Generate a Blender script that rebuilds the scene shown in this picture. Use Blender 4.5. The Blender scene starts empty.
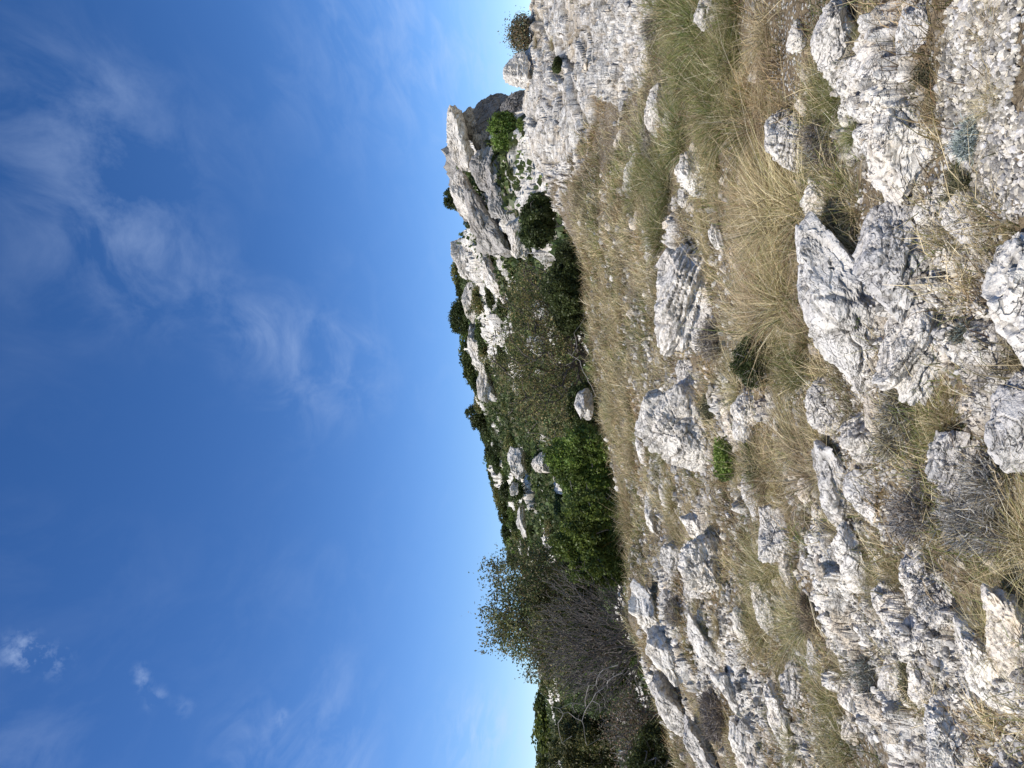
import bpy, bmesh, math, random
import numpy as np
from mathutils import Matrix, Vector
random.seed(7)
RNG = np.random.default_rng(11)
sc = bpy.context.scene
COL = sc.collection

# ------------------------------------------------------------------ camera geometry
F = 740.0                      # focal length in pixels of the 1024 px side
PITCH = math.radians(6.8)
CT, ST = math.cos(PITCH), math.sin(PITCH)
EYE = np.array([0.0, 0.0, 1.6])

def tanel(V):                  # height over forward distance for a row of the upright view
    d = (512 - V) / F
    return (ST + d * CT) / (CT - d * ST)
def ray(ix, iy):               # photo pixel -> direction with unit forward component
    U, V = 767 - iy, ix
    d = (512 - V) / F
    den = CT - d * ST
    return ((U - 384) / F / den, 1.0, (ST + d * CT) / den)

# ------------------------------------------------------------------ noise
def _hash(ix, iy, iz, seed):
    h = (ix.astype(np.uint32) * np.uint32(374761393) + iy.astype(np.uint32) * np.uint32(668265263)
         + iz.astype(np.uint32) * np.uint32(2147483647) + np.uint32((seed * 1274126177) & 0xffffffff))
    h = (h ^ (h >> np.uint32(13))) * np.uint32(1274126177)
    h = (h ^ (h >> np.uint32(15))) * np.uint32(2246822519)
    return h ^ (h >> np.uint32(16))
def perlin(P, seed=0):
    P = np.asarray(P, dtype=np.float64)
    I = np.floor(P); f = P - I; I = I.astype(np.int64) & 0xffffffff
    w = f * f * f * (f * (f * 6 - 15) + 10)
    out = np.zeros(len(P))
    for cx in (0, 1):
        wx = w[:, 0] if cx else 1 - w[:, 0]
        for cy in (0, 1):
            wy = w[:, 1] if cy else 1 - w[:, 1]
            for cz in (0, 1):
                wz = w[:, 2] if cz else 1 - w[:, 2]
                h = _hash(I[:, 0] + cx, I[:, 1] + cy, I[:, 2] + cz, seed)
                gx = (h & np.uint32(1023)).astype(np.float64) / 511.5 - 1
                gy = ((h >> np.uint32(10)) & np.uint32(1023)).astype(np.float64) / 511.5 - 1
                gz = ((h >> np.uint32(20)) & np.uint32(1023)).astype(np.float64) / 511.5 - 1
                out += wx * wy * wz * (gx * (f[:, 0] - cx) + gy * (f[:, 1] - cy) + gz * (f[:, 2] - cz))
    return out * 1.3
def fbm(P, octs=4, seed=0, gain=0.5, lac=2.03):
    s = 0; a = 1; P = np.asarray(P, dtype=np.float64)
    for k in range(octs):
        s = s + a * perlin(P, seed + 17 * k); P = P * lac; a *= gain
    return s
def ridge(P, octs=4, seed=0, gain=0.5):
    s = 0; a = 1; P = np.asarray(P, dtype=np.float64)
    for k in range(octs):
        s = s + a * (0.5 - 2 * np.abs(perlin(P, seed + 31 * k))); P = P * 2.07; a *= gain
    return s
def worley(P, seed=0, flat=False):
    P = np.asarray(P, dtype=np.float64)
    I = np.floor(P).astype(np.int64)
    f1 = np.full(len(P), 9.0); f2 = np.full(len(P), 9.0); idv = np.zeros(len(P))
    for dx in (-1, 0, 1):
        for dy in (-1, 0, 1):
            for dz in ((0,) if flat else (-1, 0, 1)):
                c = I + np.array([dx, dy, dz]); cm = c & 0xffffffff
                h = _hash(cm[:, 0], cm[:, 1], cm[:, 2], seed)
                px = c[:, 0] + (h & np.uint32(1023)) / 1023.0
                py = c[:, 1] + ((h >> np.uint32(10)) & np.uint32(1023)) / 1023.0
                pz = c[:, 2] + (0 if flat else ((h >> np.uint32(20)) & np.uint32(1023)) / 1023.0)
                d = np.sqrt((P[:, 0] - px) ** 2 + (P[:, 1] - py) ** 2 + (P[:, 2] - pz) ** 2)
                m = d < f1
                f2 = np.where(m, f1, np.minimum(f2, d)); f1 = np.where(m, d, f1)
                idv = np.where(m, (h >> np.uint32(7) & np.uint32(4095)) / 4095.0, idv)
    return f1, f2, idv
def facets(P, seed=0, tiltamt=1.0, flat=False):
    """broken-rock relief: every cell is a tilted plane at its own height, so the cells meet in sharp edges"""
    P = np.asarray(P, dtype=np.float64)
    I = np.floor(P).astype(np.int64)
    f1 = np.full(len(P), 9.0); f2 = np.full(len(P), 9.0); val = np.zeros(len(P))
    for dx in (-1, 0, 1):
        for dy in (-1, 0, 1):
            for dz in ((0,) if flat else (-1, 0, 1)):
                c = I + np.array([dx, dy, dz]); cm = c & 0xffffffff
                h = _hash(cm[:, 0], cm[:, 1], cm[:, 2], seed)
                a = (h & np.uint32(1023)) / 1023.0; b = ((h >> np.uint32(10)) & np.uint32(1023)) / 1023.0; e = ((h >> np.uint32(20)) & np.uint32(1023)) / 1023.0
                ex = P[:, 0] - c[:, 0] - a; ey = P[:, 1] - c[:, 1] - b; ez = P[:, 2] * (0 if flat else 1) - (0 if flat else c[:, 2] + e)
                d = np.sqrt(ex * ex + ey * ey + ez * ez)
                g = (a * 7.3 + e * 3.1) % 1.0; g2 = (b * 5.7 + a * 2.3) % 1.0; g3 = (e * 9.1 + b * 4.7) % 1.0
                v = (g - .5) * .9 + tiltamt * 1.5 * ((g2 - .5) * ex + (g3 - .5) * ey + (g - .5) * ez)
                m = d < f1
                f2 = np.where(m, f1, np.minimum(f2, d)); f1 = np.where(m, d, f1); val = np.where(m, v, val)
    return val, f2 - f1
def sstep(a, b, x):
    t = np.clip((x - a) / (b - a), 0, 1); return t * t * (3 - 2 * t)
def p3(x, y, z=None):
    x = np.asarray(x, float); y = np.asarray(y, float)
    return np.stack([x, y, np.zeros_like(x) if z is None else z], -1)

# ------------------------------------------------------------------ terrain shape
KX, KY = 0.17, 0.045
def plane(x, y): return KX * x + KY * y
COLS = {
 -260: [(14, 740), (22, 800), (50, 690), (200, 600)],
 0:   [(14, 681), (17, 700), (24, 740), (50, 650), (170, 555)],
 80:  [(15, 653), (18, 670), (26, 720), (50, 640), (165, 545)],
 150: [(16, 627), (19, 645), (27, 700), (50, 620), (160, 532)],
 240: [(18, 628), (22, 640), (28, 665), (48, 610), (150, 511)],
 300: [(19, 614), (23, 625), (29, 645), (46, 600), (140, 495)],
 350: [(20, 601), (24, 612), (30, 630), (45, 590), (130, 482)],
 440: [(21, 588), (25, 600), (30, 612), (42, 575), (110, 467)],
 500: [(20, 587), (25, 594), (30, 600), (42, 560), (95, 458)],
 540: [(20, 569), (24, 580), (30, 590), (42, 550), (80, 462)],
 570: [(14, 612), (20, 550), (25, 570), (32, 570), (42, 545), (66, 462)],
 600: [(13, 622), (21, 541), (26, 560), (34, 565), (42, 545), (62, 457)],
 640: [(12.5, 634), (21, 529), (26, 550), (34, 560), (42, 545), (60, 461)],
 662: [(12, 640), (22, 524), (27, 548), (36, 560), (46, 545), (60, 500)],
 680: [(12, 641), (22, 524), (27, 548), (40, 560), (60, 548), (90, 548)],
 767: [(11.5, 646), (23, 531), (30, 550), (60, 570), (90, 570)],
 1050: [(11, 646), (26, 500), (35, 530), (80, 560)],
}
YG = np.exp(np.linspace(math.log(6.0), math.log(6000.0), 520))
_tx, _rows = [], []
for U in sorted(COLS):
    tx = (U - 384) / F / (CT - ((512 - 600) / F) * ST)
    ys = [3.0, 6.0, 7.0]; zs = [plane(tx * y, y) for y in ys]
    for y, V in COLS[U]:
        ys.append(y); zs.append(1.6 + y * tanel(V))
    yl, zl = ys[-1], zs[-1]
    ys += [yl * 1.06, yl * 1.5, yl * 3, 6000]; zs += [zl - yl * 0.004, zl - yl * 0.12, zl * 0.5, -60]
    _tx.append(tx); _rows.append(np.interp(YG, ys, zs))
_tx = np.array(_tx); _rows = np.array(_rows)
TXG = np.linspace(_tx[0], _tx[-1], 420)
TAB = np.array([np.interp(TXG, _tx, _rows[:, j]) for j in range(len(YG))])      # (y, tx)
k = np.exp(-np.linspace(-2, 2, 7) ** 2); k /= k.sum()
TAB = np.apply_along_axis(lambda r: np.convolve(np.pad(r, 3, 'edge'), k, 'valid'), 1, TAB)
k5 = np.array([.2, .6, .2])
TAB = np.apply_along_axis(lambda r: np.convolve(np.pad(r, 1, 'edge'), k5, 'valid'), 0, TAB)
def base(x, y):
    x = np.asarray(x, float); y = np.asarray(y, float)
    ym = np.maximum(y, 3.0)
    tx = np.clip(x / ym, TXG[0], TXG[-1] - 1e-6)
    fi = np.clip((np.log(np.maximum(ym, 6.01)) - math.log(6.0)) / (math.log(6000.0) - math.log(6.0)) * (len(YG) - 1), 0, len(YG) - 1.001)
    fj = (tx - TXG[0]) / (TXG[-1] - TXG[0]) * (len(TXG) - 1)
    i = fi.astype(int); j = fj.astype(int); a = fi - i; b = fj - j
    z = (TAB[i, j] * (1 - a) + TAB[i + 1, j] * a) * (1 - b) + (TAB[i, j + 1] * (1 - a) + TAB[i + 1, j + 1] * a) * b
    w = sstep(5.0, 7.5, y)
    pl = np.clip(plane(x, y), -3, 4)
    return pl * (1 - w) + z * w

def hit(ix, iy, y0=1.6, y1=400):
    dx, _, dz = ray(ix, iy)
    ys = np.geomspace(y0, y1, 900)
    gz = base(dx * ys, ys); rz = 1.6 + dz * ys
    m = np.nonzero(rz < gz)[0]
    y = ys[m[0]] if len(m) else None
    if y is None:
        y = ys[np.argmin(rz[:600] - gz[:600])]
    return np.array([dx * y, y, float(base(np.array([dx * y]), np.array([y]))[0])])

def world_ellipse(box):        # photo box -> ellipse on the ground
    x0, y0, x1, y1 = box
    c = hit((x0 + x1) / 2, (y0 + y1) / 2)
    n = hit(x1, (y0 + y1) / 2); f = hit(x0, (y0 + y1) / 2)
    rx = max(0.05, (y1 - y0) / 2 / F * c[1]); ry = max(0.08, abs(f[1] - n[1]) / 2)
    cy = (n[1] + f[1]) / 2
    return c[0] * (cy / c[1]), cy, rx, ry

# zones where bedrock shows (+) or turf covers it (-)
ROCK_ZONES = [((526, -40, 652, 130), 1.5), ((532, 90, 620, 215), 1.5), ((630, 600, 700, 768), 0.6), ((700, 600, 800, 768), .15),
              ((640, 500, 720, 640), 0.2), ((850, 620, 1024, 768), 0.4), ((850, 60, 930, 330), 0.3),
              ((595, 190, 655, 470), -1.2), ((650, 0, 770, 150), -1.1), ((700, 190, 800, 350), -1.0),
              ((720, 560, 800, 640), -.7), ((930, 0, 1024, 240), -0.7), ((620, 380, 650, 580), -.6),
              ((680, 80, 860, 200), -.5), ((930, 480, 1024, 590), -.6), ((760, 600, 850, 700), -.3)]
ROCK_ZONES = [(world_ellipse(b), w) for b, w in ROCK_ZONES]
def rock_mask(x, y):
    P = p3(x * 1.0, y * 0.8)
    n = fbm(P * 1.1, 4, 5) * 0.75 + fbm(P * 4.5, 3, 9) * 0.28
    v = n - 0.09
    for (cx, cy, rx, ry), w in ROCK_ZONES:
        d = ((x - cx) / (rx * 1.15)) ** 2 + ((y - cy) / (ry * 1.15)) ** 2
        v = v + w * np.exp(-d ** 2 * 0.6) * 0.75
    near = sstep(-0.02, 0.16, v)
    far = y > 26
    if far.any():
        Pf = p3(x, y)
        U = x / np.maximum(y, 1)
        nf = fbm(Pf * 0.11, 4, 41) + fbm(Pf * .5, 3, 44) * .3 + sstep(-0.05, 0.12, U) * 0.42 * sstep(50, 75, y) + sstep(0.12, .25, U) * .3 - .12
        near = np.where(far, sstep(0.0, 0.2, nf), near)
    return near
def H(x, y, detail=True, want=False):
    x = np.asarray(x, float); y = np.asarray(y, float)
    z = base(x, y)
    m = rock_mask(x, y)
    nearw = 1 - sstep(22, 32, y)
    P = p3(x, y)
    z = z + fbm(P * 0.45, 3, 2) * 0.10 * sstep(2, 6, y) * nearw
    # bedded limestone: sharp little ledges that follow the dip
    warp = fbm(P * 1.3, 3, 21) * 0.16
    slopez = sstep(11, 15, y) * sstep(0.1, 0.3, x / np.maximum(y, 1))
    across = z - .30 * x + fbm(P * np.array([.35, .5, 0]), 3, 23) * .22 + fbm(P * 1.6, 2, 24) * .035      # height above the layers of the bedded slope
    per = np.where(slopez > .5, .27, .10)
    q = np.where(slopez > .5, across + fbm(np.stack([x * .25, across * .9, 0 * x], -1), 2, 25) * .25, z * 1.0 + 0.10 * y - .05 * x + warp) / per
    fr = q - np.floor(q)
    lay = (_hash((np.floor(q).astype(np.int64) & 0xffffffff), np.zeros(len(q), np.int64), np.zeros(len(q), np.int64), 3) & np.uint32(255)) / 255.0
    ledge = (sstep(0.0, 0.75, fr) - fr) * per * (0.6 + 0.8 * lay) * (1 - slopez) + (sstep(.35, .62, fr) - fr) * per * (.2 + 1.0 * lay) * slopez
    f1, f2, idv = worley(p3(x * 3.2 + fbm(P * 3, 2, 8) * .5, y * 2.4, None), 4, True)
    crack = 1 - sstep(0.0, 0.16, f2 - f1)
    blocks = (idv - 0.5) * 0.07 - crack * 0.05
    g1, g2, gid = worley(p3(x * 11 + 3, y * 8, None), 14, True)
    small = (gid - .5) * .03 - (1 - sstep(0, .2, g2 - g1)) * .025
    rough = fbm(P * 7, 3, 12, 0.6) * 0.020
    wx = p3(x, y) + fbm(P * 1.1, 3, 55)[:, None] * .35
    sl = slopez[:, None]
    al = np.stack([x + .3 * z, across, 0 * x], -1) + fbm(P * .8, 2, 26)[:, None] * np.array([.5, .03, 0])
    A1 = wx * (np.array([1.5, 1.9, 0]) * (1 - sl)) + al * np.array([.40, 2.4, 0]) * sl
    A2 = wx * (np.array([4.2, 5.0, 0]) * (1 - sl)) + al * np.array([1.2, 5.5, 0]) * sl + 7
    A3 = wx * (np.array([13, 15, 0]) * (1 - sl)) + al * np.array([3.2, 12, 0]) * sl + 3
    v1, e1 = facets(A1, 56, 1.0, True); v2, e2 = facets(A2, 57, 1.2, True); v3, e3 = facets(A3, 58, 1.2, True)
    fac = (.13 + .03 * slopez) * v1 + (.055 + .045 * slopez) * v2 + (.022 + .03 * slopez) * v3 - .02 * (1 - sstep(0, .1, e2))
    rk = slopez * (.09 * ridge(al * np.array([.35, 1.3, 0]), 3, 59, .5) - .02) + ledge * 0.8 + (blocks + small) * (1 - .97 * slopez) * .6 + rough * (1 - .8 * slopez) + 0.03 + fac
    crack = np.maximum(crack * .6, np.maximum((1 - sstep(0, .06, e1)) * .6, (1 - sstep(0, .08, e2)) * .6))
    soil = fbm(P * 3.0, 4, 30, 0.55) * 0.028 + fbm(P * 22, 2, 33) * 0.006
    d = (rk * m + soil * (1 - m)) * nearw
    if (y > 24).any():
        W = sstep(24, 40, y) * (1 - sstep(500, 900, y))
        Pf = p3(x, y, z)
        b1, b2, bid = worley(Pf * np.array([.22, .16, .3]), 71)
        rf = (bid - .5) * 1.6 - (1 - sstep(0, .15, b2 - b1)) * 0.7 + ridge(Pf * .3, 4, 72) * .5
        wf = Pf + fbm(Pf * .12, 2, 75)[:, None] * 2.5
        u1, _e = facets(wf * np.array([.13, .1, .25]), 76); u2, _e = facets(wf * np.array([.4, .3, .7]), 77); u3, _e = facets(wf * np.array([1.1, .8, 1.9]), 78)
        d = d + W * (fbm(Pf * .06, 4, 61) * 0.8 + fbm(Pf * .5, 3, 79) * .35 + (rf * .3 + 1.5 * u1 + .7 * u2 + .28 * u3) * (.15 + m * 0.85)) * sstep(28, 45, y)
    if want: return z + d, m, d, np.maximum(crack, slopez * np.exp(-((fr - .30) / .10) ** 2) * (fbm(wx * np.array([.5, 1.2, 0]), 3, 66) > -.05)) * m
    return z + d
def Hs(x, y): return float(H(np.array([x]), np.array([y]))[0])

# ------------------------------------------------------------------ mesh helpers
def mk_mesh(name, V, Fq, col=None, attrs=None, smooth=False):
    me = bpy.data.meshes.new(name)
    V = np.ascontiguousarray(V, dtype=np.float32); Fq = np.ascontiguousarray(Fq, dtype=np.int32)
    n, kk = Fq.shape
    me.vertices.add(len(V)); me.vertices.foreach_set('co', V.ravel())
    me.loops.add(n * kk); me.loops.foreach_set('vertex_index', Fq.ravel())
    me.polygons.add(n); me.polygons.foreach_set('loop_start', np.arange(0, n * kk, kk, dtype=np.int32))
    try: me.polygons.foreach_set('loop_total', np.full(n, kk, dtype=np.int32))
    except Exception: pass
    me.polygons.foreach_set('use_smooth', np.full(n, smooth, dtype=bool))
    if col is not None:
        a = me.color_attributes.new('Col', 'FLOAT_COLOR', 'POINT')
        c = np.ones((len(V), 4), np.float32); c[:, :3] = col
        a.data.foreach_set('color', c.ravel())
    for k_, v in (attrs or {}).items():
        a = me.attributes.new(k_, 'FLOAT', 'POINT'); a.data.foreach_set('value', np.ascontiguousarray(v, np.float32))
    me.update(); me.validate()
    return me
def link(name, me, mat=None, loc=(0, 0, 0), rot=(0, 0, 0), scale=(1, 1, 1), parent=None):
    o = bpy.data.objects.new(name, me); COL.objects.link(o)
    o.location = tuple(float(v) for v in loc); o.rotation_euler = rot; o.scale = scale
    if mat is not None and me is not None and not me.materials: me.materials.append(mat)
    if parent is not None: o.parent = parent
    return o
def tag(o, label=None, cat=None, group=None, kind=None):
    if label: o['label'] = label
    if cat: o['category'] = cat
    if group: o['group'] = group
    if kind: o['kind'] = kind
    return o
def empty(name, loc, rz=0):
    o = bpy.data.objects.new(name, None); COL.objects.link(o); o.location = tuple(float(v) for v in loc); o.rotation_euler = (0, 0, rz)
    return o

# ------------------------------------------------------------------ materials
class NT:
    def __init__(s, name):
        s.m = bpy.data.materials.new(name); s.m.use_nodes = True
        s.t = s.m.node_tree; s.t.nodes.clear()
    def n(s, typ, **kw):
        nd = s.t.nodes.new(typ)
        for k_, v in kw.items():
            if k_.startswith('i_'):
                key = k_[2:]; key = int(key) if key.isdigit() else key.replace('_', ' ')
                if hasattr(v, 'is_linked') or isinstance(v, bpy.types.NodeSocket): s.t.links.new(v, nd.inputs[key])
                else: nd.inputs[key].default_value = v
            else: setattr(nd, k_, v)
        return nd
    def noise(s, vec, scale, detail=4, rough=.55, dist=0.0):
        return s.n('ShaderNodeTexNoise', i_Vector=vec, i_Scale=scale, i_Detail=detail, i_Roughness=rough, i_Distortion=dist).outputs[0]
    def ramp(s, f, stops, interp='LINEAR'):
        r = s.n('ShaderNodeValToRGB', i_0=f); e = r.color_ramp; e.interpolation = interp
        while len(e.elements) < len(stops): e.elements.new(0.5)
        for el, (p, c) in zip(e.elements, stops):
            el.position = p; el.color = (c, c, c, 1) if isinstance(c, (int, float)) else (*c, 1)
        return r.outputs[0]
    def mix(s, f, a, b, mode='MIX'):
        nd = s.n('ShaderNodeMix', data_type='RGBA', blend_type=mode)
        for sock, v in ((nd.inputs[0], f), (nd.inputs[6], a), (nd.inputs[7], b)):
            if isinstance(v, bpy.types.NodeSocket): s.t.links.new(v, sock)
            elif isinstance(v, (int, float)): sock.default_value = v if sock.type == 'VALUE' else (v, v, v, 1)
            else: sock.default_value = (*v, 1)
        return nd.outputs[2]
    def math(s, op, a, b=0.0, c=0.0):
        nd = s.n('ShaderNodeMath', operation=op)
        for i, v in enumerate((a, b, c)):
            if isinstance(v, bpy.types.NodeSocket): s.t.links.new(v, nd.inputs[i])
            else: nd.inputs[i].default_value = v
        return nd.outputs[0]
    def out(s, bsdf): s.n('ShaderNodeOutputMaterial', i_Surface=bsdf); return s.m

def limestone_color(t, vec, S=1.0, warm=0.35):
    """weathered limestone: pale grey, darker lichen, white scars, warm stains; returns colour and height"""
    big = t.noise(vec, 1.7 * S, 5, .6)
    mid = t.noise(vec, 7 * S, 6, .68, .4)
    fine = t.noise(vec, 34 * S, 5, .7)
    c = t.ramp(mid, [(.28, (.26, .255, .245)), (.37, (.56, .55, .53)), (.45, (.79, .775, .74)), (.60, (.90, .885, .85))])
    c = t.mix(t.ramp(big, [(.44, 0.0), (.64, .35)]), c, (.52, .515, .50))
    st = t.ramp(t.noise(vec, 3.1 * S, 5, .6), [(.50, 0.0), (.66, warm)])
    c = t.mix(st, c, (.66, .54, .38))
    c = t.mix(t.ramp(t.noise(vec, .8 * S, 4, .55), [(.50, 0.0), (.62, .35)]), c, (.56, .56, .57))
    v = t.n('ShaderNodeTexVoronoi', i_Vector=vec, i_Scale=26 * S, feature='F1').outputs['Distance']
    sp = t.ramp(t.math('ADD', v, t.math('MULTIPLY', fine, .5)), [(.36, 1.0), (.44, 0.0)])
    spm = t.math('MULTIPLY', sp, t.ramp(t.noise(vec, 4.3 * S, 3, .5), [(.47, 0.0), (.64, .6)]))
    c = t.mix(spm, c, (.10, .10, .105))
    c = t.mix(t.ramp(fine, [(.34, .5), (.43, 0.0)]), c, (.17, .16, .15))
    # short dark fissures that run with the bedding
    wv = t.n('ShaderNodeMapping', i_Vector=vec, i_Rotation=(.25, .35, .15), i_Scale=(1, 1, 2.8)).outputs[0]
    wv2 = t.n('ShaderNodeMapping', i_Vector=vec, i_Rotation=(1.2, .2, .9), i_Scale=(1, 1, 2.2)).outputs[0]
    def line(v_, sc_, wd):
        return t.ramp(t.math('ABSOLUTE', t.math('SUBTRACT', t.noise(v_, sc_, 4, .6, .3), .5)), [(.0, 1.0), (wd, 0.0)])
    pm = t.noise(vec, 3.7 * S, 3, .5)
    k1 = t.math('MULTIPLY', line(wv, 1.8 * S, .010), t.ramp(pm, [(.47, 0.0), (.54, 1.0)]))
    k2 = t.math('MULTIPLY', line(wv2, 4.0 * S, .014), t.ramp(mid, [(.46, 1.0), (.53, 0.0)]))
    k3 = t.math('MULTIPLY', line(wv, 10 * S, .020), t.ramp(pm, [(.44, 1.0), (.52, 0.0)]))
    fis = t.math('MAXIMUM', t.math('MAXIMUM', k1, k2), t.math('MULTIPLY', k3, .8))
    c = t.mix(t.math('MULTIPLY', fis, .55), c, (.13, .12, .11))
    hgt = t.math('ADD', t.math('MULTIPLY', mid, .6), t.math('ADD', t.math('MULTIPLY', fine, .35), t.math('ADD', t.math('MULTIPLY', sp, -.25), t.math('MULTIPLY', fis, -.3))))
    return c, hgt
def rock_mat(name, S=1.0, bump=.03, tint=(1, 1, 1), warm=.35):
    t = NT(name)
    tc = t.n('ShaderNodeTexCoord').outputs['Object']
    oi = t.n('ShaderNodeObjectInfo').outputs['Random']
    off = t.n('ShaderNodeVectorMath', operation='ADD', i_0=tc, i_1=t.n('ShaderNodeCombineXYZ', i_0=t.math('MULTIPLY', oi, 37.0), i_1=t.math('MULTIPLY', oi, 91.0)).outputs[0]).outputs[0]
    c, h = limestone_color(t, off, S, warm)
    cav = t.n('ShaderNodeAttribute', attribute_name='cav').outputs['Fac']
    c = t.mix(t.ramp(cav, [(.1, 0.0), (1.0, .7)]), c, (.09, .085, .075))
    c = t.mix(1.0, c, t.ramp(oi, [(0.0, (.93, .93, .94)), (.35, (1.02, 1.0, .97)), (.7, (.97, .97, .97)), (1.0, (1.04, 1.02, 1.0))]), 'MULTIPLY')
    c = t.mix(1.0, c, (tint[0] * 1.03, tint[1] * .98, tint[2] * .895), 'MULTIPLY')
    b = t.n('ShaderNodeBump', i_Strength=1.0, i_Distance=bump, i_Height=h)
    return t.out(t.n('ShaderNodeBsdfPrincipled', i_Base_Color=c, i_Roughness=.93, i_Normal=b.outputs[0], **{'i_Specular_IOR_Level': .25}).outputs[0])
M_ROCK = rock_mat('limestone', 1.0, .03)
M_ROCKG = rock_mat('limestone_grey', 1.3, .03, (.90, .90, .91), .12)
M_ROCKFAR = rock_mat('limestone_distant', .22, .10, (.84, .84, .85))
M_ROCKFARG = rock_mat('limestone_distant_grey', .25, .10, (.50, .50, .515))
M_ROCKSHADE = rock_mat('limestone_painted_shade', .25, .10, (.30, .30, .32))  # shadow of the cliff end, painted in as a darker limestone colour
M_STONE = rock_mat('loose_limestone', 2.2, .01, (1.02, .97, .90), .5)

def ground_mat():
    t = NT('stony_ground')
    geo = t.n('ShaderNodeNewGeometry').outputs['Position']
    at = lambda n_: t.n('ShaderNodeAttribute', attribute_name=n_).outputs['Fac']
    rock, cav, far = at('rock'), at('cav'), at('far')
    rc, rh = limestone_color(t, geo, 1.0, .6)
    rcf, rhf = limestone_color(t, geo, .16, .3)
    rc = t.mix(far, rc, rcf)
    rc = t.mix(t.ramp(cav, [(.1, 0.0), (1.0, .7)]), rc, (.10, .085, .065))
    s1 = t.noise(geo, 3.0, 5, .6); s2 = t.noise(geo, 26, 5, .7); s3 = t.noise(geo, 90, 3, .6)
    soil = t.ramp(s2, [(.30, (.055, .042, .028)), (.46, (.14, .105, .065)), (.6, (.24, .185, .115)), (.72, (.38, .31, .21))])
    soil = t.mix(t.ramp(s1, [(.4, 0.0), (.62, .55)]), soil, (.24, .185, .11))
    vo = t.n('ShaderNodeTexVoronoi', i_Vector=geo, i_Scale=34, feature='F1')
    peb = t.math('MULTIPLY', t.ramp(vo.outputs['Distance'], [(.30, 1.0), (.42, 0.0)]), t.ramp(t.noise(geo, 2.1, 4, .6), [(.42, .15), (.56, 1.0)]))
    pc = t.mix(t.n('ShaderNodeSeparateColor', i_0=vo.outputs['Color']).outputs[0], (.30, .28, .24), (.68, .65, .58))
    soil = t.mix(peb, soil, pc)
    fsoil = t.ramp(t.noise(geo, .6, 6, .7), [(.35, (.03, .04, .018)), (.5, (.075, .08, .035)), (.66, (.19, .16, .09))])
    soil = t.mix(far, soil, fsoil)
    rc = t.mix(1.0, rc, (1.03, .98, .895), 'MULTIPLY')
    # the bedded slope: long dark joints along the layers and tan seams of soil
    sv = t.n('ShaderNodeMapping', i_Vector=geo, i_Rotation=(0, .29, 0), i_Scale=(.45, .30, 3.2)).outputs[0]
    ln = t.ramp(t.math('ABSOLUTE', t.math('SUBTRACT', t.noise(sv, 1.5, 5, .62, .4), .5)), [(.0, 1.0), (.022, 0.0)])
    ln2 = t.ramp(t.noise(sv, 4.5, 4, .65), [(.33, 1.0), (.42, 0.0)])
    lns = t.math('MULTIPLY', t.math('MAXIMUM', ln, ln2), at('slz'))
    rc = t.mix(t.math('MULTIPLY', lns, .75), rc, (.12, .105, .085))
    rc = t.mix(t.math('MULTIPLY', t.ramp(t.noise(sv, .9, 5, .6), [(.54, 0.0), (.64, .5)]), at('slz')), rc, (.42, .34, .23))
    th = t.ramp(t.noise(geo, 14, 5, .7), [(.54, 0.0), (.64, .6)])
    rc = t.mix(t.math('MULTIPLY', th, t.math('SUBTRACT', 1.0, far)), rc, (.26, .20, .13))
    c = t.mix(rock, soil, rc)
    h = t.math('ADD', t.math('MULTIPLY', rh, .8), t.math('ADD', t.math('MULTIPLY', s2, .5), t.math('ADD', t.math('MULTIPLY', s3, .2), t.math('MULTIPLY', peb, .35))))
    h = t.math('ADD', h, t.math('MULTIPLY', t.math('MULTIPLY', rhf, far), 6.0))
    b = t.n('ShaderNodeBump', i_Strength=1.0, i_Distance=.03, i_Height=h)
    return t.out(t.n('ShaderNodeBsdfPrincipled', i_Base_Color=c, i_Roughness=.95, i_Normal=b.outputs[0], **{'i_Specular_IOR_Level': .2}).outputs[0])
def leaf_mat(name, trans=.3, rough=.55, spec=.3):
    t = NT(name)
    c = t.n('ShaderNodeAttribute', attribute_name='Col').outputs['Color']
    oi = t.n('ShaderNodeObjectInfo').outputs['Random']
    c = t.n('ShaderNodeHueSaturation', i_Hue=t.math('ADD', t.math('MULTIPLY', oi, .03), .485), i_Value=t.math('ADD', t.math('MULTIPLY', oi, .35), .83), i_Color=c).outputs[0]
    p = t.n('ShaderNodeBsdfPrincipled', i_Base_Color=c, i_Roughness=rough, **{'i_Specular_IOR_Level': spec}).outputs[0]
    tr = t.n('ShaderNodeBsdfTranslucent', i_Color=c).outputs[0]
    return t.out(t.n('ShaderNodeMixShader', i_0=trans, i_1=p, i_2=tr).outputs[0])
M_GRASS = leaf_mat('grass_blades', .32, .6, .25)
M_LEAF = leaf_mat('foliage', .32, .5, .3)
M_TWIG = leaf_mat('dry_twigs', .05, .85, .1)
def bark_mat(name, a, b):
    t = NT(name); tc = t.n('ShaderNodeTexCoord').outputs['Object']
    n1 = t.noise(tc, 22, 5, .65); c = t.mix(n1, a, b)
    bp = t.n('ShaderNodeBump', i_Strength=.8, i_Distance=.02, i_Height=n1)
    return t.out(t.n('ShaderNodeBsdfPrincipled', i_Base_Color=c, i_Roughness=.9, i_Normal=bp.outputs[0]).outputs[0])
M_BARK = bark_mat('grey_bark', (.09, .078, .066), (.32, .285, .25))
M_DARKBARK = bark_mat('dark_bark', (.035, .028, .022), (.15, .125, .10))
M_MIDBARK = bark_mat('twig_bark', (.05, .042, .035), (.21, .185, .16))
M_PALE = bark_mat('bleached_wood', (.20, .18, .155), (.36, .33, .29))

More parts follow.
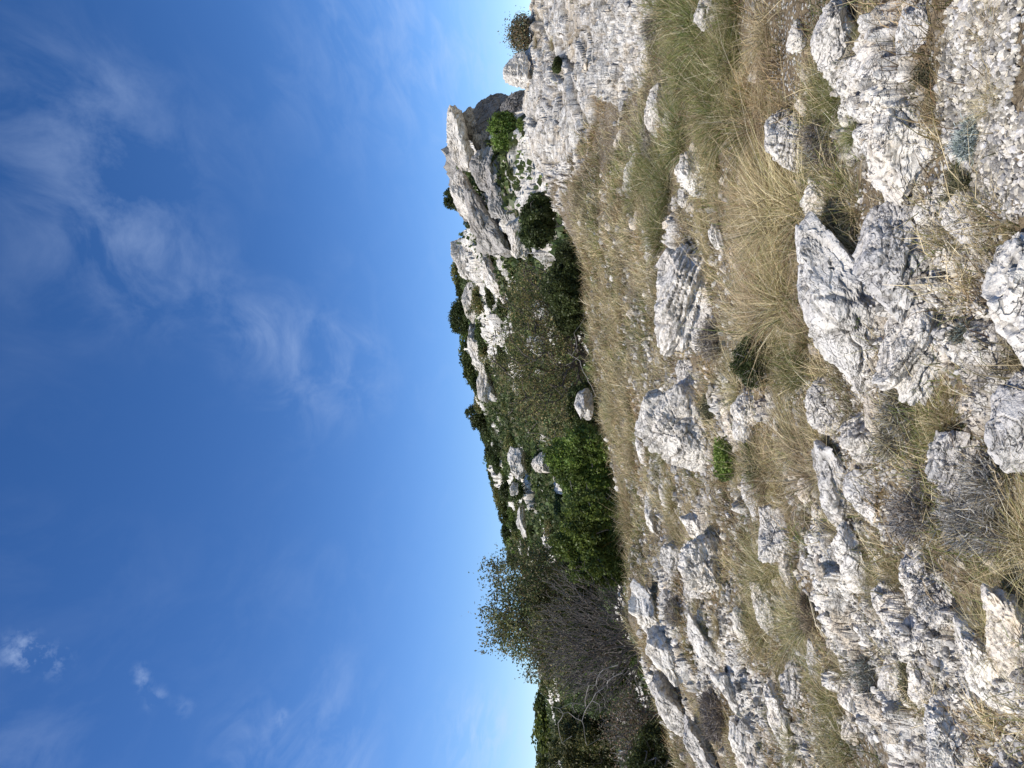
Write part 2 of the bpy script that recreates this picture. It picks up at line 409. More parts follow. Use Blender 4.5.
# ------------------------------------------------------------------ ground sheet
def build_ground():
    s_in = np.linspace(-.60, .60, 860)
    s_out = np.concatenate([np.linspace(.605, .9, 60), np.linspace(.92, 6.0, 70)])
    s = np.concatenate([-s_out[::-1], s_in, s_out])
    ya = [-1.4, -.9, -.4, .1, .6, 1.1, 1.5]
    y = 1.8
    while y < 30: ya.append(y); y += 0.0044 * y ** 1.0 + 0.003 + (0.004 if y > 3 else 0)
    while y < 300: ya.append(y); y *= 1.0075
    while y < 6000: ya.append(y); y *= 1.05
    ya = np.array(ya)
    X = (s[None, :] * (ya[:, None] + 1.5)); Y = np.repeat(ya[:, None], len(s), 1)
    x, yy = X.ravel(), Y.ravel()
    z, m, d, crack = H(x, yy, want=True)
    n, w = len(ya), len(s)
    D = d.reshape(n, w)
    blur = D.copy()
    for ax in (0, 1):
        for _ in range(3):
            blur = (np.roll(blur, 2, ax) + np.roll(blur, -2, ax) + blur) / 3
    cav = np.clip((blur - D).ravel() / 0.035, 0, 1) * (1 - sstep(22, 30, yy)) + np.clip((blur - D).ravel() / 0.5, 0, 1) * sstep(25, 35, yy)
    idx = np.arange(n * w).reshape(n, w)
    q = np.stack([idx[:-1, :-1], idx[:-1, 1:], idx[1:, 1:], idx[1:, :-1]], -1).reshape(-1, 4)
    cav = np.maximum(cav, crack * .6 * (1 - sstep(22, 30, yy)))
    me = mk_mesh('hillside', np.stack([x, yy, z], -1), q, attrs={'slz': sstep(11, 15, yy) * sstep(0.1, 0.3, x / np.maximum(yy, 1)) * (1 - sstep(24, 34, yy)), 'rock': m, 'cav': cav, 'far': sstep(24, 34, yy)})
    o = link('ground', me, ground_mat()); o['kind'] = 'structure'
    print('ground', n, w, n * w)
build_ground()

# ------------------------------------------------------------------ rocks
_ico = {}
def ico(k_):
    if k_ not in _ico:
        bm = bmesh.new(); bmesh.ops.create_icosphere(bm, subdivisions=k_, radius=1.0)
        V = np.array([v.co[:] for v in bm.verts]); Fc = np.array([[v.index for v in f.verts] for f in bm.faces]); bm.free()
        _ico[k_] = (V, Fc)
    return _ico[k_]
def rock_mesh(seed, a, b, c, sub=5, strata=.5, tilt=(.25, .1), pits=.5, blocky=3.2, cuts=15, rough=.8, tooth=0.0):
    rng = np.random.default_rng(seed)
    d, Fc = ico(sub)
    r = (np.abs(d) ** blocky).sum(1) ** (-1 / blocky)
    for _ in range(cuts):
        n_ = rng.normal(size=3); n_[2] = abs(n_[2]) * .8 + .05 if rng.random() < .7 else n_[2]; n_ /= np.linalg.norm(n_)
        cc = rng.uniform(.55, .95)
        dn = d @ n_
        lim = np.where(dn > .05, cc / np.maximum(dn, .05), 9)
        r = np.minimum(r, lim)
    P = d * r[:, None]
    P = P * (1 + 0.12 * fbm(P * 1.3 + seed, 2, seed)[:, None])
    P = P * np.array([a, b, c])
    S = (a * b * c) ** (1 / 3)
    nrm = d / np.array([a, b, c]) * S; nrm /= np.linalg.norm(nrm, axis=1)[:, None]
    # bedding
    bn = np.array([tilt[0], tilt[1], 1.0]); bn /= np.linalg.norm(bn)
    th = S * rng.uniform(.20, .34)
    q = (P @ bn) / th + fbm(P / S * 1.4, 3, seed + 3) * .5
    fl = np.floor(q); fr = q - fl
    lay = (_hash(fl.astype(np.int64) & 0xffffffff, np.zeros(len(q), np.int64), np.zeros(len(q), np.int64), seed) & np.uint32(255)) / 255.0
    groove = np.exp(-((fr - .5) / .09) ** 2)
    edge = np.clip(fbm(P / S * 2.2, 2, seed + 90) + .55, 0, 1)
    disp = strata * S * ((lay - .5) * .16 * sstep(0, .12, fr) * (1 - sstep(.88, 1, fr)) - .085 * groove * edge)
    # fractures
    f1, f2, idv = worley(P / S * np.array([1.4, 1.4, 2.0]) + fbm(P / S * 2, 2, seed + 5)[:, None] * .3, seed + 7)
    crack = 1 - sstep(0, .10, f2 - f1)
    disp += S * ((idv - .5) * .10 - .05 * crack)
    wq = P / S + fbm(P / S * 1.5, 2, seed + 40)[:, None] * .12
    va, ea = facets(wq * np.array([2.2, 2.2, 3.0]), seed + 20)
    vb, eb = facets(wq * np.array([5.0, 5.0, 7.5]) + 9, seed + 21)
    vc, ec = facets(wq * np.array([12, 12, 17]) + 5, seed + 22)
    pat = np.clip(.55 + 1.3 * fbm(P / S * 1.6, 2, seed + 41), .1, 1.4)
    disp += S * rough * (.075 * va + .040 * vb * pat + .022 * vc * pat + .016 * fbm(P / S * 9, 4, seed + 12, .65) - .02 * (1 - sstep(0, .12, eb)) * pat)
    crack = np.maximum(crack, np.maximum((1 - sstep(0, .07, eb)) * .7, (1 - sstep(0, .1, ec)) * .5) * pat)
    # solution pits, sized in metres
    ps = max(.04, .13 * S) if S < 3 else .5
    g1, g2, gid = worley(P / ps * np.array([1, 1, .8]) + fbm(P / ps * .7, 2, seed + 6)[:, None] * .8, seed + 8)
    pit = (1 - sstep(.12, .36, g1)) * (gid > .45) * np.clip(fbm(P / S * 1.7, 2, seed + 14) + .6, 0, 1)
    disp -= pits * ps * .45 * pit
    disp += tooth * S * .05 * perlin(P / S * np.array([16, 16, 9]), seed + 4)
    P = P + nrm * disp[:, None]
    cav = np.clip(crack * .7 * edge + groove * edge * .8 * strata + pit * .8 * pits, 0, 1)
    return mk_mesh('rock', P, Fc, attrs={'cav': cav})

def put_rock(box, label, name='limestone_rock', y=None, roll=0.0, seed=None, mat=None, sub=None, cat='rock', up=.66, depth=None, group=None, yaw=None, **kw):
    x0, y0, x1, y1 = box
    cx, cy = (x0 + x1) / 2, (y0 + y1) / 2
    seed = seed or int(x0 * 7 + y0 * 3 + 1) % 9973
    rng = np.random.default_rng(seed)
    if y is None:
        g = hit(min(cx + (x1 - x0) * .22, 1100), cy, y1=30)
    else:
        dx, _, dz = ray(cx, cy); g = np.array([dx * y, y, 1.6 + dz * y])
    Y = g[1]
    w = (y1 - y0) / F * Y * 1.04; h = (x1 - x0) / F * Y * 1.04
    sphi = abs((1.6 - g[2]) / math.hypot(Y, 1.6)) if y is None else .12
    sphi = max(sphi, .10)
    Hz = up * h
    dep = depth or min(max(w * .8, h), max(.35 * h, math.sqrt(max(h * h - Hz * Hz, 0)) / sphi))
    px = max(x1 - x0, y1 - y0)
    aa, hh = w / 2 * 1.03, (h * .52 if y is not None else max(Hz * .72, .3 * h))
    if abs(roll) >= 18:          # a slanting slab: long along the slope, thin across it
        aa = math.hypot(w, h) * .53; hh = max(.16 * w, min(w, h) * (.30 if y is None else .46))
    if sub is None: sub = 6 if px > 55 else 5
    kw = {**dict(rough=rng.uniform(.45, .95), pits=rng.choice([0, .3, .8, 1.6]), strata=rng.uniform(.3, 1.5), cuts=int(rng.integers(9, 20)), blocky=rng.uniform(2.6, 4.6), tilt=(rng.uniform(.1, .7), rng.uniform(-.2, .3))), **kw}
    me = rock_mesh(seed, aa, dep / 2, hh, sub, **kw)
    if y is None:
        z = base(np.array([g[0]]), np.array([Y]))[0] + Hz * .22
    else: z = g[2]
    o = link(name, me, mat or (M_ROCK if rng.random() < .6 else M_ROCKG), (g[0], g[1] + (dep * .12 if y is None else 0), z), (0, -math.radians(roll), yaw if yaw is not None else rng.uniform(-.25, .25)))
    tag(o, label, cat, group)
    return o
near = [
 ((735, 392, 765, 440), 0, 'low crumbling pale rock among straw behind the little ledges', {}),
 ((838, 320, 866, 400), 12, 'grey knuckled ledge joining the broad slab to its lower end', {'up': .5}),
 ((770, 520, 800, 590), 14, 'low ledge of white rock stepping down towards the bare bush', {'up': .5}),
 ((660, 545, 690, 580), 12, 'small cracked ledge at the head of the white ribs', {}),
 ((826, 600, 850, 660), 20, 'slanting pale rib between two patches of yellow grass', {'up': .6}),
 ((905, 655, 935, 708), 14, 'flat grey step of bedrock behind the long smooth slab', {'up': .5}),
 ((752, 588, 775, 640), 18, 'narrow half-buried rib crossing the greenish grass', {'up': .5}),
 ((940, 190, 975, 240), 0, 'low grey bedrock patch between the gravel and the hump', {'up': .5}),
 # photo box, roll, label, options
 ((689, -18, 733, 26), 0, 'smooth pale rock cut by the frame beside the tall green grass clump', {}),
 ((640, 38, 652, 56), 0, 'small lumpy rock at the foot of the bedded slope', {}),
 ((645, 86, 668, 136), 5, 'grey speckled rock half sunk behind the tall green grass clump', {}),
 ((674, 145, 712, 202), 8, 'twin-humped white rock between two green grass clumps', {}),
 ((620, 148, 641, 197), -8, 'low white rib of rock where the straw grass meets the bedded slope', {}),
 ((788, 16, 806, 46), 0, 'small clean white rock in straw grass near the edge of the frame', {}),
 ((757, 97, 805, 168), 10, 'pale rounded outcrop with a shadowed cushion plant at its side', {}),
 ((802, 165, 826, 216), -5, 'narrow white rock beside the brown grass hollow', {}),
 ((815, -15, 860, 80), 0, 'bright white blocky outcrop above the long pitted ledge', {'up': .7}),
 ((856, 10, 902, 72), -20, 'slanting white block wedged between two other pale blocks', {'up': .75}),
 ((898, 0, 930, 54), 10, 'smooth pointed white block at the gravel edge', {}),
 ((860, 62, 930, 205), -3, 'long pitted ledge of grey rock riddled with solution holes', {'pits': 2.2, 'up': .6, 'rough': .7}),
 ((856, 190, 932, 322), 4, 'big grey smooth-topped rock continuing the pitted ledge', {'mat': 'g', 'up': .7, 'rough': .55}),
 ((768, 242, 900, 392), 22, 'broad sloping white slab with an oval hollow full of grass', {'up': .5, 'strata': .3, 'rough': .5, 'cuts': 22, 'blocky': 4.5}),
 ((886, 305, 952, 398), 0, 'rounded grey boulder leaning against the broad sloping slab', {'mat': 'g', 'up': .75}),
 ((1005, 235, 1100, 385), -5, 'large pale bedrock hump cut by the ground-side edge of the photo, next to the gravel', {'up': .7}),
 ((990, 375, 1080, 478), 5, 'large cracked white boulder cut by the ground-side photo edge beside the grey dead shrub', {'up': .75}),
 ((932, 238, 957, 272), 0, 'small faceted white rock between the gravel and the grey rock', {}),
 ((917, 190, 940, 226), 0, 'white rock chip standing on the end of the pitted ledge', {}),
 ((655, 236, 716, 344), 3, 'layered grey boulder standing alone in the straw grass', {'up': .9, 'strata': 1.5, 'rough': .6, 'mat': 'g', 'tilt': (.5, .1)}),
 ((670, 352, 698, 386), 0, 'jagged dark-streaked rock between the two large boulders', {}),
 ((717, 364, 732, 386), 0, 'little pointed grey rock below the jagged streaked rock', {}),
 ((704, 222, 724, 249), 20, 'small flat white rock in the shade beside the layered boulder', {}),
 ((675, 188, 690, 205), 0, 'small white rock just past the twin-humped one', {}),
 ((649, 391, 720, 472), 8, 'large bright boulder with a shattered grey front', {'up': .9, 'rough': .7, 'strata': .8, 'tilt': (.9, .2)}),
 ((719, 387, 745, 443), 0, 'warm beige narrow rock beside the little green plant', {'mat': 's'}),
 ((632, 438, 653, 470), 25, 'slanting pair of pale slabs at the far edge of the stones', {}),
 ((644, 484, 661, 542), 10, 'long low white rib behind its shorter twin', {}),
 ((660, 483, 672, 517), 10, 'short white rib in front of the long low one', {}),
 ((679, 508, 708, 542), 15, 'white rock with a brown pointed face', {}),
 ((741, 462, 761, 517), 0, 'upright white rib below the little green plant', {}),
 ((748, 513, 804, 564), 10, 'low lumpy white outcrop with a brown grass pocket', {}),
 ((799, 472, 818, 501), 0, 'beige squarish stone in dry grass', {'mat': 's'}),
 ((680, 540, 734, 602), 15, 'shattered white outcrop edged by green grass', {'rough': 1.4}),
 ((803, 543, 832, 594), 5, 'dark-cracked white rock beside a beige slab', {}),
 ((808, 378, 842, 440), 5, 'knobbly white end of the broad sloping slab', {}),
 ((843, 402, 878, 472), 0, 'stack of thin pale layers showing rounded edges', {'strata': 1.3, 'tilt': (1.2, 0)}),
 ((819, 452, 852, 538), 22, 'narrow white crest running down to a brown hollow', {}),
 ((849, 472, 888, 521), 0, 'small faceted grey rock next to the brown hollow', {'mat': 'g'}),
 ((935, 425, 982, 506), 0, 'tall smooth grey boulder above the grey dead shrub', {'mat': 'g', 'up': .85}),
 ((833, 532, 872, 588), 18, 'ribbed pale slab below the narrow crest', {'strata': 1.0}),
 ((901, 538, 932, 602), 0, 'hollow-sided white rock in front of the dry grass', {}),
 ((624, 590, 668, 640), 30, 'white crag on the brink above the bare grey bush', {'up': .8}),
 ((640, 632, 694, 684), 38, 'bright slanting slab on the brink with grass in its pockets', {'up': .7}),
 ((684, 625, 728, 678), 38, 'long tilted slab carrying a rounded brown tuft', {'up': .7}),
 ((712, 668, 754, 722), 36, 'clean-edged tilted slab above the grey heather', {'up': .7}),
 ((652, 682, 694, 742), 38, 'outermost white slab with one round hole, on the brink above the dark bushes', {'up': .75}),
 ((680, 728, 722, 790), 38, 'lower end of the outermost slab, cut by the frame', {'up': .75}),
 ((720, 725, 772, 785), 25, 'grey cracked outcrop below the heather at the frame edge', {}),
 ((683, 567, 716, 602), 0, 'knuckle of white rock near the far grass', {}),
 ((693, 604, 713, 630), 0, 'small round white rock among brown tufts', {}),
 ((735, 611, 752, 657), 20, 'thin curved rib of white rock in rusty grass', {}),
 ((780, 663, 808, 716), 15, 'soft-edged pale outcrop in yellow grass between the thin ridge and the ribs', {}),
 ((771, 690, 792, 770), 15, 'thin broken ridge of grey rock near the frame edge', {}),
 ((803, 638, 826, 688), 10, 'dark-sided white rib facing a parallel one', {}),
 ((872, 578, 903, 617), 0, 'clean white pyramid-shaped rock with a dark plant at its base', {'up': .9}),
 ((891, 615, 937, 652), 0, 'smooth white rock with a blue-grey vein and broken end', {}),
 ((906, 566, 962, 622), 0, 'pale cracked bedrock hump striped with dark joints', {'rough': 1.5, 'up': .55}),
 ((955, 636, 1018, 722), 32, 'long smooth white slab split by a dark cleft', {'up': .7, 'strata': .9, 'tilt': (.8, .1)}),
 ((992, 598, 1050, 722), 25, 'pinkish-white bedrock slab touching the ground-side edge of the photo', {'mat': 's'}),
 ((879, 652, 912, 706), 10, 'dark-pitted white rock beside the round green-black cushion', {'pits': 1.2}),
 ((921, 708, 984, 785), 0, 'broken white bedrock with many small dark gaps', {'rough': 1.8}),
 ((839, 678, 865, 717), 0, 'small pitted white rock in yellow grass', {}),
 ((844, 715, 872, 752), 10, 'narrow white fin of rock near the corner farthest from the gravel', {}),
 ((574, 384, 592, 422), 0, 'round white boulder at the edge of the trees', {'y': 19.5, 'seed': 12}),
 ((505, 57, 530, 87), 0, 'square knob of rock standing up on the skyline of the bedded slope', {'y': 21.5, 'blocky': 5, 'cuts': 5}),
]
for box, roll, label, kw in near:
    kw = dict(kw); mm = kw.pop('mat', None)
    mat = {'g': M_ROCKG, 's': M_STONE, None: None}[mm]
    put_rock(box, label, 'boulder' if ('boulder' in label) else 'rock', roll=roll, mat=mat, cat='boulder' if 'boulder' in label else 'rock', **kw)

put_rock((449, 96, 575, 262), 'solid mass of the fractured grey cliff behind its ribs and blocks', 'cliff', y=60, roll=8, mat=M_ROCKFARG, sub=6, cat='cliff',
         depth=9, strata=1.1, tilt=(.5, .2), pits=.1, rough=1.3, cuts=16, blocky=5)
far_rocks = [
 ((447, 110, 470, 175), 52, 12, 'pale block capping the cliff beside the sky', 'f'),
 ((468, 97, 505, 126), 53, -40, 'block with shadow painted into its colour on the cliff end nearest the bedded slope', 'k'),
 ((492, 94, 530, 120), 51, -42, 'sloping rock face coloured dark as painted shadow where the cliff drops to the near ridge', 'k'),
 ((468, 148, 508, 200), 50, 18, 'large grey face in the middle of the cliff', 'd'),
 ((503, 134, 548, 192), 48, 12, 'rounded block at the foot of the cliff with a dark overhang', 'f'),
 ((460, 112, 492, 150), 53, 20, 'fissured block under the pale cap of the cliff', 'd'),
 ((453, 170, 478, 228), 54, 30, 'pale diagonal rib between the cliff cap and the skyline pine', 'f'),
 ((468, 195, 500, 262), 52, 32, 'long grey diagonal rib of the cliff', 'd'),
 ((486, 185, 512, 225), 49, 30, 'short diagonal rib low on the cliff', 'd'),
 ((506, 216, 526, 258), 46, 10, 'bright white boulder among the shrubs below the cliff', 'w'),
 ((538, 190, 556, 208), 40, 0, 'small white boulder at the shrubby foot of the bedded slope', 'w'),
 ((452, 238, 474, 282), 80, 15, 'white crag on the skyline between two dark shrubs', 'w'),
 ((462, 275, 480, 320), 84, 15, 'white slab below the round skyline pine', 'w'),
 ((466, 322, 484, 372), 88, 15, 'long white slab below the skyline shrubs', 'w'),
 ((478, 362, 494, 410), 92, 10, 'narrow white slab low under the skyline', 'w'),
 ((507, 446, 524, 482), 70, 8, 'white patch of bare rock on the green hillside', 'w'),
 ((515, 500, 526, 538), 66, 8, 'bright wedge of bare rock above the bare grey bush', 'w'),
 ((509, 482, 518, 494), 72, 0, 'small spot of pale rock on the green hillside', 'w'),
 ((530, 452, 552, 474), 50, 0, 'broken pale rocks just above the green thicket', 'w'),
 ((526, 330, 545, 355), 38, 0, 'white rock seen through the branches of the sparse oak', 'w'),
 ((528, 300, 548, 320), 38, 0, 'pale rock seen behind the sparse oak branches nearest the cliff', 'w'),
 ((483, 252, 500, 300), 66, 20, 'pale slanting shelf under the skyline crag', 'w'),
]
for box, y, roll, label, kk in far_rocks:
    mat = {'f': M_ROCKFAR, 'd': M_ROCKFARG, 'w': M_ROCKFAR, 'k': M_ROCKSHADE}[kk]
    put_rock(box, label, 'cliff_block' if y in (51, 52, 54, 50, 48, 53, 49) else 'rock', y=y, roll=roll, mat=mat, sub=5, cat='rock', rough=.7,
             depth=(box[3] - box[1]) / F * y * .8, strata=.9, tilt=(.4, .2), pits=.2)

# ------------------------------------------------------------------ loose stones and gravel
def stone_protos(n_):
    out = []
    for k_ in range(n_):
        rng = np.random.default_rng(500 + k_)
        a, b, c = rng.uniform(.8, 1.3), rng.uniform(.7, 1.1), rng.uniform(.45, .8)
        me = rock_mesh(700 + k_, a * .5, b * .5, c * .5, 5, strata=.6, pits=.4, blocky=4, cuts=16)
        me.materials.append(M_STONE if k_ % 3 else M_ROCKG)
        out.append(me)
    return out
SP = stone_protos(9)
cnt = 0
def in_view(x, y, z, pad=10):
    dy = y; v = (x, dy, z - 1.6)
    depth = dy * CT + v[2] * ST; up = -dy * ST + v[2] * CT
    U = 384 + F * x / depth; V = 512 - F * up / depth
    return -pad < U < 768 + pad and 400 < V < 1024 + pad
random.seed(3)
tries = 0
while cnt < 290 and tries < 9000:
    tries += 1
    y = 2.6 + 13 * random.random() ** 1.6
    x = random.uniform(-.58, .58) * y
    m = float(rock_mask(np.array([x]), np.array([y]))[0])
    if random.random() > .3 + .7 * m: continue
    z = Hs(x, y)
    if not in_view(x, y, z): continue
    s = random.choice([.05, .07, .1, .13, .17]) * (.6 if y < 4 else 1) * random.uniform(.7, 1.3) * (.75 + y * .05)
    o = link('stone', SP[cnt % 9], None, (x, y, z + s * .08), (random.uniform(-.3, .3), random.uniform(-.3, .3), random.uniform(0, 6.28)), (s, s, s * random.uniform(.7, 1.1)))
    tag(o, 'small loose pale limestone stone lying among grass and bedrock', 'stone', 'loose stones on the hillside')
    cnt += 1

def gravel():
    d, Fc = ico(1)
    patches = [((940, -20, 1070, 200), 7800, .0092), ((935, 190, 985, 330), 3000, .0085), ((800, 60, 1040, 768), 10000, .0075), ((640, 200, 800, 600), 2600, .03), ((600, 180, 670, 600), 1500, .045), ((660, 360, 840, 768), 2600, .032),
               ((530, 0, 640, 200), 400, .03), ((690, 560, 820, 768), 1800, .028), ((890, 620, 1060, 768), 4500, .010), ((840, 380, 1000, 620), 3000, .009), ((600, 380, 650, 600), 700, .03)]
    Vs, Fs, n0 = [], [], 0
    cs = []
    for box, n_, s in patches:
        cx, cy, rx, ry = world_ellipse(box)
        r = np.sqrt(RNG.random(n_)) * 1.1; a = RNG.random(n_) * 6.283
        x = cx + rx * r * np.cos(a); y = np.maximum(cy + ry * r * np.sin(a), 1.9)
        dens = fbm(p3(x, y) * 1.6, 3, 77) > -.22
        x, y = x[dens], y[dens]; n2 = len(x)
        z = H(x, y)
        sz = np.minimum(s * np.exp(RNG.normal(0, .5, n2)) * .8, .0045 * y + .004)
        sc3 = RNG.uniform(.55, 1.3, (n2, 3)) * sz[:, None]
        jit = 1 + RNG.uniform(-.32, .32, (n2, len(d)))
        P = d[None] * jit[..., None] * sc3[:, None, :]
        # random rotation
        q = RNG.normal(size=(n2, 4)); q /= np.linalg.norm(q, axis=1)[:, None]
        w_, i_, j_, k_ = q.T
        R = np.stack([1 - 2 * (j_ * j_ + k_ * k_), 2 * (i_ * j_ - k_ * w_), 2 * (i_ * k_ + j_ * w_),
                      2 * (i_ * j_ + k_ * w_), 1 - 2 * (i_ * i_ + k_ * k_), 2 * (j_ * k_ - i_ * w_),
                      2 * (i_ * k_ - j_ * w_), 2 * (j_ * k_ + i_ * w_), 1 - 2 * (i_ * i_ + j_ * j_)], -1).reshape(-1, 3, 3)
        P = np.einsum('nij,nvj->nvi', R, P)
        P += np.stack([x, y, z + sz * .18], -1)[:, None, :]
        g = RNG.uniform(.40, 1.1, n2); tintw = RNG.random(n2)
        g = np.where(RNG.random(n2) < .25, g * .45, g); c = np.stack([g * .74, g * (.70 - .04 * tintw), g * (.65 - .14 * tintw)], -1)
        cs.append(np.repeat(c, len(d), 0))
        Vs.append(P.reshape(-1, 3)); Fs.append((Fc[None] + (np.arange(n2) * len(d))[:, None, None]).reshape(-1, 3) + n0); n0 += n2 * len(d)
    me = mk_mesh('gravel', np.concatenate(Vs), np.concatenate(Fs), col=np.concatenate(cs))
    t = NT('gravel_stone'); tc = t.n('ShaderNodeNewGeometry').outputs['Position']
    c = t.n('ShaderNodeAttribute', attribute_name='Col').outputs['Color']
    nz = t.noise(tc, 120, 4, .6)
    c = t.mix(.55, c, t.ramp(nz, [(.35, .35), (.6, 1.0)]), 'MULTIPLY')
    m = t.out(t.n('ShaderNodeBsdfPrincipled', i_Base_Color=c, i_Roughness=.9).outputs[0])
    o = link('gravel', me, m)
    tag(o, 'angular pale limestone gravel strewn between the rocks and over the path', 'gravel', kind='stuff')
gravel()

# ------------------------------------------------------------------ grass
def ribbons(B, D, L, W, bend, segs=3):
    """blades: base points, start directions (unit), length, width, bend vector added quadratically"""
    n_ = len(B); t = np.linspace(0, 1, segs + 1)
    C = B[:, None] + D[:, None] * (L[:, None] * t)[..., None] + bend[:, None] * (L[:, None] * t ** 2)[..., None]
    side = np.cross(D, RNG.normal(size=(n_, 3))); side /= np.linalg.norm(side, axis=1)[:, None] + 1e-9
    wd = W[:, None] * (1 - t * .88)[None] * .5
    A = C - side[:, None] * wd[..., None]; E = C + side[:, None] * wd[..., None]
    V = np.stack([A, E], 2).reshape(n_ * (segs + 1) * 2, 3)
    o = np.arange(segs)[None] * 2 + (np.arange(n_) * (segs + 1) * 2)[:, None]
    q = np.stack([o, o + 1, o + 3, o + 2], -1).reshape(-1, 4)
    return V, q, np.tile(np.repeat(t, 2), n_)
STRAW = np.array([.82, .66, .39]); STRAW2 = np.array([.95, .84, .60]); BROWN = np.array([.30, .19, .10]); GREEN = np.array([.17, .20, .055]); OLIVE = np.array([.36, .32, .13])
def blade_cols(n_, tt, green, segs, dark=1.0):
    pick = RNG.random(n_)
    c = np.where((pick < green)[:, None], GREEN * RNG.uniform(.7, 1.4, (n_, 1)), np.where((pick < green + .18)[:, None], OLIVE * RNG.uniform(.8, 1.3, (n_, 1)),
         np.where((pick > .93)[:, None], STRAW2, np.where((pick > .82)[:, None], BROWN, STRAW) * RNG.uniform(.65, 1.15, (n_, 1)))))
    c = np.repeat(c, (segs + 1) * 2, 0)
    c = c * np.repeat(np.where(RNG.random(n_) < .12, 1.35, 1.0), (segs + 1) * 2)[:, None]
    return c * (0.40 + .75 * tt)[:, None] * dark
def tussock_mesh(seed, n_, R, L, green, lean=(.3, .05), spread=.55, width=.004):
    g = np.random.default_rng(seed)
    r = np.sqrt(g.random(n_)) * R; a = g.random(n_) * 6.283
    B = np.stack([r * np.cos(a), r * np.sin(a), -0.03 - 0 * r], -1)
    gl = g.normal(0, .10, 2); out = gl + np.stack([np.cos(a), np.sin(a)], -1) * (r / R)[:, None] * spread + g.normal(0, .34, (n_, 2))
    D = np.concatenate([out + np.array(lean) * .6, np.ones((n_, 1))], 1); D /= np.linalg.norm(D, axis=1)[:, None]
    LL = L * g.uniform(.35, 1.0, n_) * np.where(g.random(n_) < .08, 1.55, 1.0)
    bend = np.concatenate([np.array(lean) + out * .5 + g.normal(0, .15, (n_, 2)), -g.uniform(.1, .55, (n_, 1))], 1)
    V, q, tt = ribbons(B, D, LL, np.full(n_, width) * g.uniform(.7, 1.4, n_), bend)
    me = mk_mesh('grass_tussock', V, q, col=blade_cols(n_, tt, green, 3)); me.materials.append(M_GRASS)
    return me
TS = {'straw': [tussock_mesh(1 + k_, 520, .13, .42, .06, (.34, .0), .75) for k_ in range(4)],
      'green': [tussock_mesh(11 + k_, 650, .15, .45, .55, (.20, .0), .65) for k_ in range(4)],
      'olive': [tussock_mesh(21 + k_, 480, .14, .38, .28, (.15, .0), .7) for k_ in range(4)],
      'brown': [tussock_mesh(31 + k_, 900, .12, .20, .05, (.05, 0), .9, .003) for k_ in range(3)]}
def put_tuss(ix, iy, size_px, kind, label, group=None):
    g = hit(ix, iy, y1=30); x, y = g[0], g[1]
    s = size_px / F * y / .42
    o = link('grass_tussock', random.choice(TS[kind]), None, (x, y, Hs(x, y) - .01), (0, 0, random.uniform(-1.0, 1.0)), (s * random.uniform(.85, 1.2), s, s))
    tag(o, label, 'grass clump', group)
random.seed(5)
GRP = [  # photo area, number, size px, kind, label, group
 ((668, 0, 745, 140), 26, 62, 'green', 'tall green and straw grass clump in the big patch near the photo edge', 'green grass clumps of the big patch'),
 ((720, 0, 775, 120), 10, 48, 'straw', 'straw grass clump in front of the big green patch', 'straw clumps before the green patch'),
 ((640, 150, 690, 240), 12, 42, 'green', 'green grass clump between the twin-humped rock and the straw terrace', 'green clumps by the twin-humped rock'),
 ((745, 190, 815, 340), 22, 82, 'straw', 'long leaning straw grass clump above the broad sloping slab', 'long straw clumps above the slab'),
 ((700, 90, 760, 235), 16, 50, 'straw', 'dry straw grass clump on the slope behind the pale rounded outcrop', 'straw clumps of the middle slope'),
 ((600, 190, 650, 470), 26, 26, 'straw', 'short straw grass clump on the level terrace before the trees', 'straw clumps of the terrace'),
 ((606, 380, 636, 590), 16, 40, 'olive', 'yellowish grass clump at the foot of the green thicket', 'clumps at the foot of the thicket'),
 ((735, 560, 810, 650), 18, 50, 'olive', 'green-tinged grass clump on the slope before the white slabs', 'green-tinged clumps before the white slabs'),
 ((765, 425, 825, 480), 8, 60, 'straw', 'yellow grass clump beside the beige squarish stone', 'yellow clumps by the beige stone'),
 ((800, 80, 862, 170), 9, 52, 'green', 'green grass clump in the hollow behind the long pitted ledge', 'green clumps behind the ledge'),
 ((820, 195, 862, 265), 7, 56, 'olive', 'brown-green grass clump in the shaded hollow of the slab', 'clumps in the slab hollow'),
 ((780, 330, 805, 400), 5, 45, 'green', 'dark green grass clump under the long straw clumps', 'dark clumps by the slab end'),
 ((930, 395, 965, 430), 5, 60, 'olive', 'olive grass clump squeezed between two grey boulders', 'clumps between the grey boulders'),
 ((985, 530, 1050, 640), 9, 80, 'straw', 'bleached grass clump by the grey dead shrub at the photo edge', 'bleached clumps by the dead shrub'),
 ((860, 535, 905, 600), 8, 46, 'olive', 'thin yellow grass clump near the pyramid-shaped rock', 'thin clumps by the pyramid rock'),
 ((800, 660, 860, 768), 14, 42, 'olive', 'ragged yellow grass clump between the low pale ribs', 'ragged clumps between the pale ribs'),
 ((655, 560, 735, 768), 22, 28, 'brown', 'brown cushion of dry grass lodged in the pockets of the tilted slabs', 'brown cushions on the slabs'),
 ((660, 470, 740, 560), 14, 30, 'straw', 'dry grass clump among the low white ribs', 'dry clumps among the ribs'),
 ((840, 300, 860, 372), 2, 30, 'brown', 'grass filling the oval hollow of the broad slab', 'grass of the oval hollow'),
 ((930, 20, 1010, 110), 6, 44, 'straw', 'thin bleached grass clump growing in the gravel', 'clumps in the gravel'),
 ((950, 150, 1020, 240), 5, 44, 'olive', 'sparse yellow-green grass clump at the foot of the gravel', 'clumps at the foot of the gravel'),
 ((535, 20, 560, 60), 4, 12, 'olive', 'small dry clump high on the bedded slope', 'clumps high on the bedded slope'),
 ((905, 80, 945, 130), 4, 36, 'olive', 'small olive clump between the pitted ledge and the gravel', 'clumps by the ledge'),
]
